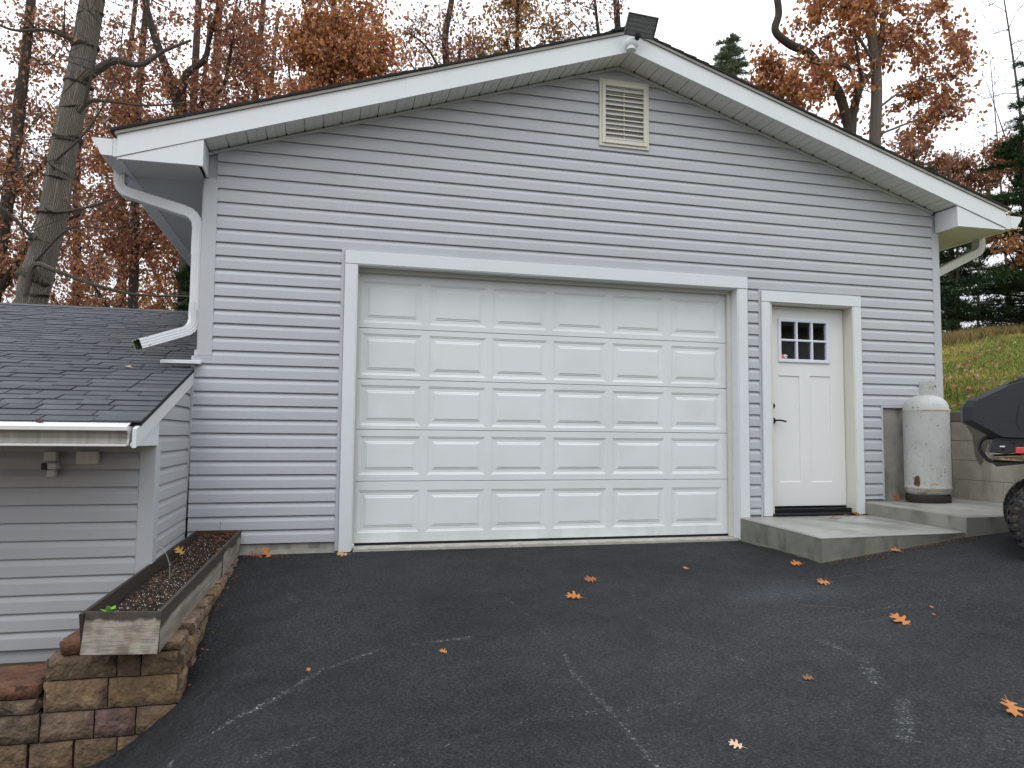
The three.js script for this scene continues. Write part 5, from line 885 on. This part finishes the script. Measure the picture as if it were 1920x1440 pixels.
{ // dark burls and collars on the leaning trunk
  const t = scene.children[scene.children.length - 1], R = rng(1777);
  const burl = (x, y, z, r, h, tilt, sq) => {
    const g = new THREE.SphereGeometry(1, 30, 14), p = g.attributes.position, s = Math.floor(R() * 900);
    for (let i = 0; i < p.count; i++) { const X = p.getX(i), Y = p.getY(i), Z = p.getZ(i), a = Math.atan2(Z, X) / 6.2832 + 0.5; const k = 0.93 + 0.42 * sq * (fbm(a * 7, Y * 2 + 5, 7, s, 4) - 0.32); p.setXYZ(i, x + X * r * k, y + Y * h * (0.6 + 0.8 * fbm(a * 9, 3, 9, s + 5, 3)) + X * tilt * r + 0.05 * (fbm(a * 6, 1, 6, s + 9, 2) - 0.5), z + Z * r * k); }
    g.computeVertexNormals(); part('burl', g, M.barkKnot, t);
  };
  M.barkKnot = std({ rgb: [0.105, 0.092, 0.078], roughness: 1, map: scaled(barkTex, 2, 1), bumpMap: barkBump, bumpScale: 0.03 });
  burl(-4.46, 3.38, -6.5, 0.245, 0.17, -0.2, 1.6); burl(-4.47, 3.05, -6.5, 0.23, 0.08, 0.2, 1.2); burl(-4.35, 3.95, -6.5, 0.222, 0.04, -0.2, 1); burl(-4.26, 4.42, -6.5, 0.222, 0.06, 0.12, 1.2); burl(-4.20, 4.98, -6.5, 0.21, 0.05, -0.2, 1.1); burl(-4.11, 5.62, -6.5, 0.225, 0.10, 0.1, 1.5);
  burl(-4.04, 6.15, -6.5, 0.20, 0.045, 0.1, 1.2); burl(-3.98, 6.58, -6.5, 0.205, 0.06, -0.15, 1.2); burl(-3.91, 7.2, -6.5, 0.205, 0.08, 0.1, 1.5); burl(-3.86, 7.75, -6.5, 0.185, 0.03, 0.2, 1);
}
// trees standing close together behind the annex, left part of the sky
const leftTrees = [
  ['forked_tree', 'dark forked tree with rust leaves left of the garage gable', 1002, -12, [[[[-3.0, 0, -12], [-3.14, 3.59, -12], [-3.25, 5.86, -12], [-3.43, 8.47, -12]], 0.20, 0.15], [[[-3.43, 8.4, -12], [-3.76, 9.41, -12], [-4.08, 10.27, -12], [-4.33, 11.15, -12], [-4.5, 13, -12]], 0.115, 0.06], [[[-3.41, 8.3, -12], [-3.35, 9.33, -11.8], [-2.95, 9.78, -11.8], [-2.85, 10.32, -11.8], [-2.65, 11.3, -11.8]], 0.10, 0.04], [[[-3.3, 8.0, -12.1], [-2.98, 9.0, -12.2], [-2.61, 9.29, -12.2], [-2.42, 10.25, -12.2], [-2.3, 12, -12.2]], 0.07, 0.03]], [[-3.3, 10.2, -12, 2.0, 2.4, 1.6, 46, 1.0], [-2.2, 8.6, -12, 1.3, 1.5, 1.2, 22, 1.0]], 'rust'],
  ['oak_tree', 'rust leaved oak at the left edge of the photo behind the leaning trunk', 1003, -13, [[[[-7.6, 0, -13], [-7.5, 4, -13], [-7.2, 8, -13], [-7.0, 13, -13]], 0.2, 0.09], [[[-7.4, 4.2, -13], [-6.4, 5.6, -12.6], [-5.6, 6.0, -12.4]], 0.10, 0.03], [[[-7.3, 6.5, -13], [-6.3, 7.6, -12.8], [-5.7, 9, -12.8]], 0.08, 0.02]], [[-6.6, 9.3, -13, 2.1, 2.2, 1.6, 44, 1], [-6.9, 6.2, -13, 1.7, 1.6, 1.4, 24, 0.8], [-6.2, 4.4, -13, 1.8, 1.4, 1.4, 30, 1]], 'brown'],
  ['oak_tree', 'thin brown leaved oak between the leaning trunk and the downspout', 1004, -15, [[[[-5.1, 0, -15], [-5.0, 5, -15], [-5.1, 9, -15], [-4.9, 15, -15]], 0.15, 0.07], [[[-5.0, 5.5, -15], [-4.2, 6.6, -15], [-3.6, 7.0, -15]], 0.06, 0.02]], [[-4.6, 6.6, -15, 1.7, 1.9, 1.6, 44, 1.2], [-5.0, 10.5, -15, 1.8, 2.2, 1.6, 30, 1]], 'rust'],
  ['oak_tree', 'straight trunked oak with orange leaves just left of the downspout', 1005, -17, [[[[-4.1, 0, -17], [-4.1, 5, -17], [-4.05, 10, -17], [-4, 15, -17]], 0.19, 0.09]], [[-4.0, 6.0, -17, 1.5, 2.2, 1.6, 44, 1.2], [-3.4, 8.6, -17, 1.5, 1.6, 1.4, 24, 1]], 'orange'],
  ['oak_tree', 'second straight trunk nearest the downspout above the annex ridge', 1006, -19, [[[[-3.75, 0, -19], [-3.7, 5, -19], [-3.75, 10, -19], [-3.7, 16, -19]], 0.23, 0.11]], [[-3.6, 7.2, -19, 1.7, 2.4, 1.6, 40, 1.1]], 'brown'],
  ['maple_tree', 'dense orange leaved tree rising behind the left roof slope', 1007, -11, [[[[0.1, 0, -11], [0.1, 6, -11], [0.0, 10, -11], [0.0, 14, -11]], 0.14, 0.05], [[[0.1, 7, -11], [0.9, 8.8, -11], [1.3, 10.2, -11]], 0.05, 0.015], [[[0.1, 7, -11], [-0.8, 8.6, -11], [-1.1, 10.2, -11]], 0.05, 0.015]], [[0.05, 10.1, -11, 1.05, 1.9, 1.1, 62, 2.6], [-0.1, 8.2, -11, 1.25, 0.9, 1.0, 34, 2.6], [0.75, 8.5, -11, 0.7, 0.9, 0.8, 20, 2.4]], 'orange'],
  ['oak_tree', 'rust oak filling the gap between the forked tree and the dense orange tree', 1008, -16, [[[[-2.4, 0, -16], [-2.3, 6, -16], [-2.2, 10, -16], [-2, 15, -16]], 0.16, 0.07], [[[-2.3, 8, -16], [-1.4, 9.6, -16], [-1.0, 11, -16]], 0.06, 0.02]], [[-2.0, 11.2, -16, 1.7, 2.3, 1.5, 44, 1.2], [-1.7, 8.8, -16, 1.3, 1.2, 1.2, 26, 1.4]], 'rust'],
  ['dark_trunk_tree', 'dark slim trunk with sparse rust leaves above the middle of the left roof slope', 1009, -14, [[[[3.2, 0, -14], [3.3, 8, -14], [3.2, 11.2, -14], [3.12, 12.4, -14], [3.3, 13.6, -14], [3.4, 16, -14]], 0.13, 0.07], [[[3.2, 11, -14], [2.5, 12.1, -14], [1.9, 12.4, -14]], 0.045, 0.012], [[[3.25, 10.6, -14], [4.0, 11.7, -14], [4.5, 12.6, -14]], 0.05, 0.012], [[[3.25, 9.6, -14], [2.4, 11.1, -14], [1.9, 11.8, -14]], 0.045, 0.012]], [[3.2, 12.0, -14, 1.5, 1.7, 1.2, 36, 0.45]], 'rust'],
  ['bushy_oak', 'bushy tree with thin branches and orange brown leaves left of the gable peak', 1010, -13, [[[[4.8, 0, -13], [4.9, 8, -13], [5.0, 12, -13], [5.0, 14, -13]], 0.10, 0.04], [[[4.9, 8.6, -13], [4.3, 10.5, -13], [3.9, 11.7, -13]], 0.04, 0.012], [[[4.9, 9, -13], [5.8, 11, -13], [6.3, 12.4, -13]], 0.04, 0.012]], [[5.0, 12.2, -13, 1.35, 1.5, 1.1, 44, 0.8], [6.0, 12.0, -13, 0.8, 0.9, 0.8, 12, 0.4]], 'gold'],
  ['bare_tree', 'nearly bare double trunk just behind the solar panel', 1011, -13, [[[[7.9, 0, -13], [7.95, 9, -13], [8.05, 12, -13], [7.95, 14, -13], [7.9, 17, -13]], 0.115, 0.08], [[[7.95, 9.4, -13], [7.5, 12, -13], [7.3, 13.6, -13]], 0.07, 0.04], [[[7.9, 10.8, -13], [7.0, 12.4, -13], [6.4, 13.0, -13]], 0.035, 0.012]], [[7.1, 12.9, -13, 1.3, 1.2, 1.0, 26, 0.15], [8.6, 12.2, -13, 0.8, 1.2, 0.8, 10, 0.06]], 'rust'],
];
for (const [n, l, s, z, limbs, boughs, pal] of leftTrees) tree(n, l, s, { limbs, boughs, pal: PAL[pal], leaves: 14, twigs: 7, twigLen: 0.85, size: 0.092, spread: 0.32, bark: s === 1007 ? M.barkGrey : M.barkDark });
// far wood behind the annex
[[-12, -22, 'brown', 'hazy brown tree farthest left in the far row'], [-9.2, -24, 'rust', 'rust tree in the far row behind the leaning trunk'], [-7.2, -22, 'orange', 'orange tree in the far row, seen right of the leaning trunk'], [-5.2, -25, 'brown', 'brown tree in the far row behind the straight trunks'], [-2.5, -24, 'rust', 'rust tree in the far row behind the forked tree'], [0.8, -23, 'brown', 'brown tree in the far row behind the dense orange tree'], [5, -24, 'rust', 'sparse rust tree in the far row behind the dark slim trunk']].forEach(([x, z, pal, l], i) => {
  const up = i < 5 ? 1 : 1.5;
  tree('far_tree', l, 1100 + i, { group: 'far row of trees behind the annex', limbs: [[[[x, 0, z], [x + 0.2, 6, z], [x, 11, z], [x + 0.3, 18, z]], 0.2, 0.07], [[[x, 6, z], [x + 1.4, 8.5, z], [x + 1.8, 11, z]], 0.07, 0.02], [[[x, 5, z], [x - 1.5, 7.5, z], [x - 1.8, 10, z]], 0.07, 0.02]], boughs: [[x, 9.5 * up, z, 2.3, 3.6, 1.8, 60, 1], [x, 5.2 * up, z, 2.2, 2.2, 1.6, i < 5 ? 40 : 10, 1]], pal: PAL[pal], leaves: 13, twigs: 6, twigLen: 1.1, size: 0.115, spread: 0.45 });
});
// oak pair behind the right roof slope
tree('twisted_oak', 'oak with a twisted limb and orange leaves behind the right roof slope', 1201, { limbs: [[[[12.3, 2, -9], [12.42, 5, -9], [12.55, 8.2, -9], [12.62, 8.9, -9]], 0.17, 0.15], [[[12.58, 8.7, -9], [12.26, 9.65, -9], [11.81, 10.14, -9], [11.45, 10.5, -9], [10.91, 10.66, -9], [10.52, 10.95, -9], [10.62, 11.4, -9], [10.5, 12.4, -9], [10.6, 14, -9]], 0.125, 0.075], [[[12.6, 8.8, -9], [12.92, 9.8, -9], [13.4, 10.3, -9.2]], 0.12, 0.06], [[[12.75, 9.3, -8.9], [12.3, 10.0, -8.6], [11.2, 9.9, -8.4], [10.5, 10.0, -8.4]], 0.04, 0.012], [[[13.0, 9.9, -9], [12.7, 10.6, -8.8], [12.6, 11.4, -8.8]], 0.05, 0.015]],
  boughs: [[10.9, 9.5, -8.9, 1.25, 0.65, 0.9, 24, 1.1], [12.4, 11.5, -9.2, 1.0, 1.1, 0.9, 20, 0.9], [12.0, 9.2, -8.9, 1.2, 0.7, 0.8, 8, 0.6]], pal: PAL.orange, leaves: 16, twigs: 6, twigLen: 0.6, size: 0.115, spread: 0.28, bark: M.barkDark });
tree('tall_oak', 'tall straight oak with rust orange leaves right of the twisted limb', 1202, { limbs: [[[[13.3, 2, -9.4], [13.49, 5, -9.4], [13.66, 8.58, -9.4], [13.76, 10.3, -9.4], [13.63, 11.87, -9.4], [13.55, 15, -9.4]], 0.175, 0.11], [[[13.75, 10.6, -9.4], [14.02, 12.0, -9.4], [14.3, 15, -9.4]], 0.09, 0.05], [[[13.7, 9.5, -9.3], [14.8, 10.3, -9.1], [15.7, 10.6, -9.1]], 0.035, 0.012], [[[13.7, 8.8, -9.3], [15.0, 9.3, -9.0], [15.8, 9.4, -9]], 0.03, 0.01], [[[13.7, 10.6, -9.3], [13.0, 11.4, -9.2], [12.5, 12.4, -9.2]], 0.05, 0.02]],
  boughs: [[13.6, 12.3, -9.6, 1.9, 1.1, 0.9, 26, 1.1], [15.1, 11.2, -9.3, 1.25, 1.3, 1.0, 24, 1.0], [15.3, 9.9, -9.2, 0.9, 0.8, 0.8, 14, 0.9], [14.4, 9.2, -9.4, 0.9, 0.6, 0.8, 8, 0.5], [12.9, 10.6, -9.7, 1.0, 0.8, 0.8, 8, 0.8]], pal: PAL.orange.concat(PAL.rust), leaves: 15, twigs: 6, twigLen: 0.6, size: 0.115, spread: 0.28, bark: M.barkGrey });
const bare = (name, label, seed, x, y0, z, h, lean, n, spread, r = 0.07, pal = PAL.rust, lv = 0) => tree(name, label, seed, { limbs: [[[[x, y0, z], [x + lean * 0.3, y0 + h * 0.35, z], [x + lean * 0.55, y0 + h * 0.65, z], [x + lean, y0 + h, z]], r, 0.012], [[[x + lean * 0.3, y0 + h * 0.35, z], [x + lean * 0.3 + spread, y0 + h * 0.7, z]], r * 0.5, 0.008], [[[x + lean * 0.2, y0 + h * 0.28, z], [x - spread, y0 + h * 0.62, z]], r * 0.5, 0.008]], boughs: [[x + lean * 0.5, y0 + h * 0.68, z, spread, h * 0.3, spread * 0.6, n, lv]], pal, leaves: 10, twigs: 7, twigLen: 0.9, size: 0.12, bark: M.barkGrey });
bare('bare_sapling', 'thin bare sapling right of the solar panel', 1301, 10.4, 2, -14, 10.5, 0.2, 10, 0.7, 0.04);
bare('bare_sapling', 'pale bare sapling directly left of the twisted limb', 1302, 12.2, 3, -11, 8.6, -0.3, 14, 0.8, 0.035);
bare('bare_sapling', 'twiggy bare sapling between the twisted limb and its trunk', 1303, 13.7, 3, -12, 7.6, -0.4, 18, 1.0, 0.04);
bare('bare_tree', 'leaning bare tree near the upper right corner of the photo', 1304, 25.6, 5, -15, 14.5, -1.6, 34, 2.2, 0.10);
bare('bare_tree', 'bare thin tree behind the tall oak on the right', 1305, 18.2, 4, -13, 9, 0.3, 22, 1.4, 0.045);
bare('bare_tree', 'twiggy bare tree over the low right eave', 1306, 21.5, 4.2, -14, 7.4, 0.6, 34, 1.7, 0.05);
bare('bare_tree', 'faint bare tree at the far right skyline', 1307, 28.5, 6, -19, 12, -0.6, 30, 2.4, 0.07);
// rust undergrowth beyond the right eave
[[19.1, 10.0, -14, 1.3, 1.0, 'rust', 'low rust leaved tree peeping over the right roof slope'], [20.7, 9.4, -14, 1.4, 1.2, 'brown', 'low brown leaved tree above the right gutter'], [23.0, 10.5, -13.5, 1.3, 0.9, 'rust', 'rust leaved tree in front of the pines at the right edge'], [19.3, 6.7, -10.2, 1.3, 0.6, 'orange', 'orange leaved sapling under the right eave in front of the pines']].forEach(([x, y, z, rx, ry, pal, l], i) =>
  tree('understory_tree', l, 1400 + i, { limbs: [[[[x, 3, z], [x + 0.1, y - 0.8, z], [x, y + ry, z]], 0.06, 0.02], [[[x, y - 1.2, z], [x + rx * 0.7, y, z]], 0.03, 0.01], [[[x, y - 1.2, z], [x - rx * 0.7, y, z]], 0.03, 0.01]], boughs: [[x, y, z, rx, ry, 1.1, i === 3 ? 18 : 44, 1.2]], pal: PAL[pal].concat(i === 3 ? PAL.gold : []), leaves: 13, twigs: 5, twigLen: 0.55, size: 0.11, spread: 0.3 }));
// pines: whorled drooping boughs clothed with needle tufts
function pine(label, seed, x, y0, z, h, rad, dens, tone, low = 0.05, name = 'pine_tree') {
  const R = rng(seed), t = thing(name, label, 'tree'), wood = new GB(), ned = new GB();
  wood.tube([V(x, y0 - 0.4, z), V(x + 0.05, y0 + h * 0.5, z), V(x, y0 + h, z)], [0.018 * h + 0.04, 0.011 * h + 0.02, 0.02], 8);
  const n = Math.round(dens * h * 13);
  for (let i = 0; i < n; i++) {
    const f = low + (1 - low) * (i + R()) / n, yb = y0 + h * f, a = R() * 6.2832, L = rad * Math.pow(1 - f * 0.93, 0.75) * (0.6 + 0.55 * R());
    const e = V(x + Math.cos(a) * L, yb - L * (0.10 + 0.18 * R()) + 0.12 * L, z + Math.sin(a) * L), P = wander(V(x, yb, z), e, 6, 0.06, R, 0.05); wood.tube(P, taper(7, 0.012 + 0.012 * L, 0.006), 4);
    const tufts = Math.round(L * 58 * dens) + 6;
    for (let k = 0; k < tufts; k++) {
      const u = 0.22 + 0.8 * R(), q = P[Math.min(6, Math.floor(u * 6))], s = 0.10 + 0.30 * L * 0.35, cx = q.x + (R() - 0.5) * s * 1.7, cy = q.y + (R() - 0.35) * s * 0.45, cz = q.z + (R() - 0.5) * s * 1.7, m = (0.6 + 0.8 * R());
      for (let w = 0; w < 8; w++) {
        const d = V(Math.cos(a) * 0.7 + (R() - 0.5) * 1.5, (R() - 0.35) * 0.9, Math.sin(a) * 0.7 + (R() - 0.5) * 1.5).normalize().multiplyScalar(0.13 + 0.12 * R()), sd = V(-d.z, (R() - 0.5) * 0.1, d.x).normalize().multiplyScalar(0.011 + 0.008 * R());
        ned.p.push(cx - sd.x, cy - sd.y, cz - sd.z, cx + sd.x, cy + sd.y, cz + sd.z, cx + d.x, cy + d.y, cz + d.z); for (let b = 0; b < 3; b++) ned.c.push(tone[0] * m, tone[1] * m, tone[2] * m);
      }
    }
  }
  part('trunk', wood.geo(), M.barkDark, t); part('crown', ned.geo(), needleMat, t); return t;
}
const PG = [0.058, 0.118, 0.048], PB = [0.07, 0.125, 0.055];
pine('broad dark pine behind the lawn right of the garage corner', 1501, 19.8, 3.1, -10.6, 6.9, 3.4, 1.0, PG, 0.02);
pine('tall dark pine at the right edge of the photo', 1502, 23.4, 3.2, -12.5, 12, 3.4, 0.85, PG);
pine('dark pine between the two nearer pines', 1503, 22.0, 3.2, -15.5, 8.0, 3.0, 0.8, PB);
pine('small blue green pine behind the right roof slope near the gutter', 1504, 22.6, 4, -17, 7.6, 1.9, 0.8, [0.06, 0.10, 0.065], 0.2);
pine('pale green conifer top left of the twisted limb', 1505, 17.0, 3, -22, 15.6, 3.2, 0.75, [0.20, 0.25, 0.16], 0.6, 'conifer');
pine('green conifer bough showing beside the left downspout', 1506, -2.62, 0.5, -10, 4.7, 0.85, 1.6, [0.06, 0.11, 0.04], 0.1, 'conifer');
pine('dark pine filling the gap at the left end of the lawn', 1508, 17.2, 2.9, -11.8, 6.2, 2.6, 0.9, PG, 0.02);
pine('dark pine low behind the lawn farther right', 1507, 26.4, 3.2, -13, 8.0, 2.8, 0.6, PG);

// ------------------------------------------------------------ lawn: grass, weeds, leaves, log
{
  const R = rng(1601), g = new GB(), wd = new GB(), lv = new GB(), inView = (x, z) => { const k = x / (6.594 - z); return k > 0.86 && k < 1.75; };
  let n = 0, guard = 0;
  while (n < 26000 && guard++ < 400000) {
    const z = 0.3 - 13 * Math.pow(R(), 1.2), x = 6.72 + R() * 15; if (!inView(x, z)) continue; const d = (x - 6.5) * 0.75 - z * 0.5; if (d > 11.2) continue;
    const weed = d > 9.5 + Math.sin(x * 1.3) * 0.6; n++;
    const G = weed ? wd : g, y = hill(x, z) - 0.01; const cnt = weed ? 3 : 2;
    for (let k = 0; k < cnt; k++) {
      const hgt = weed ? 0.14 + 0.2 * R() : 0.05 + 0.06 * R(), a = R() * 6.28, lx = (R() - 0.5) * hgt, lz = (R() - 0.5) * hgt, w = weed ? 0.012 : 0.011, ox = (R() - 0.5) * 0.08, oz = (R() - 0.5) * 0.08;
      G.p.push(x + ox - Math.cos(a) * w, y, z + oz - Math.sin(a) * w, x + ox + Math.cos(a) * w, y, z + oz + Math.sin(a) * w, x + ox + lx, y + hgt, z + oz + lz);
      const m = 0.7 + 0.7 * R(), yel = fbm(x * 0.8 + 30, z * 0.8 + 60, 999, 71, 3), c = weed ? lerp3([0.24, 0.16, 0.06], [0.14, 0.12, 0.04], R()) : lerp3([0.15, 0.19, 0.03], [0.30, 0.25, 0.06], ss(0.38, 0.62, yel)); for (let b = 0; b < 3; b++) G.c.push(c[0] * m, c[1] * m, c[2] * m);
    }
    if (!weed && R() < 0.09) lv.leaf(x, y + 0.05, z, 0.055 + 0.035 * R(), R, [[0.34, 0.17, 0.07], [0.42, 0.26, 0.13], [0.26, 0.11, 0.05]][Math.floor(R() * 3)], 0);
  }
  single('grass', g.geo(), std({ vertexColors: true, roughness: 0.9, side: THREE.DoubleSide }), 'yellow green lawn grass on the bank right of the garage', 'grass', null, 'stuff');
  single('dry_weeds', wd.geo(), std({ vertexColors: true, roughness: 0.95, side: THREE.DoubleSide }), 'band of dry brown weeds along the top of the lawn', 'weeds', null, 'stuff');
  single('lawn_leaves', lv.geo(), leafMat, 'many small tan leaves scattered over the lawn', 'leaves', null, 'stuff');
  const lg = new GB(), lx = 15.45, lz = -8.4, ly = hill(lx, lz) + 0.13; lg.tube([V(lx - 0.42, ly - 0.12, lz + 0.15), V(lx - 0.1, ly - 0.06, lz + 0.03), V(lx + 0.12, ly + 0.03, lz), V(lx + 0.36, ly + 0.10, lz - 0.1), V(lx + 0.38, ly + 0.102, lz - 0.105)], [0.05, 0.10, 0.085, 0.11, 0.01], 9);
  tag(part('log', lg.geo(), M.barkDark), 'dark weathered log lying at the top of the lawn below the pines', 'log');
}

// ------------------------------------------------------------ house across the drive, behind the photographer (seen only mirrored in the door glass)
{
  const h = thing('house', 'grey sided house standing across the driveway behind the photographer', 'house');
  const z = 19, x0 = -9, x1 = 27, y0 = -1.6;
  part('wall', [bx(x0, x1, y0, 5.2, z, z + 8, 0)], M.sidingAnnex, h);
  for (let i = 0; i < 38; i++) part('siding_board', prismX([[z - 0.002, y0 + i * 0.176], [z - 0.03, y0 + i * 0.176], [z - 0.006, y0 + i * 0.176 + 0.17], [z - 0.002, y0 + i * 0.176 + 0.17]], x0, x1), M.sidingAnnex, h);
  part('roof', prismX([[z - 0.5, 5.15], [z + 4, 7.2], [z + 8.5, 5.15], [z + 8.5, 5.3], [z + 4, 7.36], [z - 0.5, 5.3]], x0 - 0.4, x1 + 0.4), M.shingleEdge, h);
  for (const [a, b, c] of [[-6, -4.6, 0.2], [-1.5, 0.2, 0.2], [5, 6.6, 0.2], [10, 11.6, 0.2]]) { const w = pivot('window', h); part('frame', [bx(a, b, c, c + 0.08, z - 0.09, z - 0.03), bx(a, b, c + 1.4, c + 1.48, z - 0.09, z - 0.03), bx(a, a + 0.08, c + 0.08, c + 1.4, z - 0.09, z - 0.03), bx(b - 0.08, b, c + 0.08, c + 1.4, z - 0.09, z - 0.03)], M.white, w); part('pane', bx(a + 0.08, b - 0.08, c + 0.08, c + 1.4, z - 0.06, z - 0.04, 0), std({ rgb: [0.02, 0.022, 0.025], roughness: 0.08 }), w); }
}
renderer.render(scene, camera);
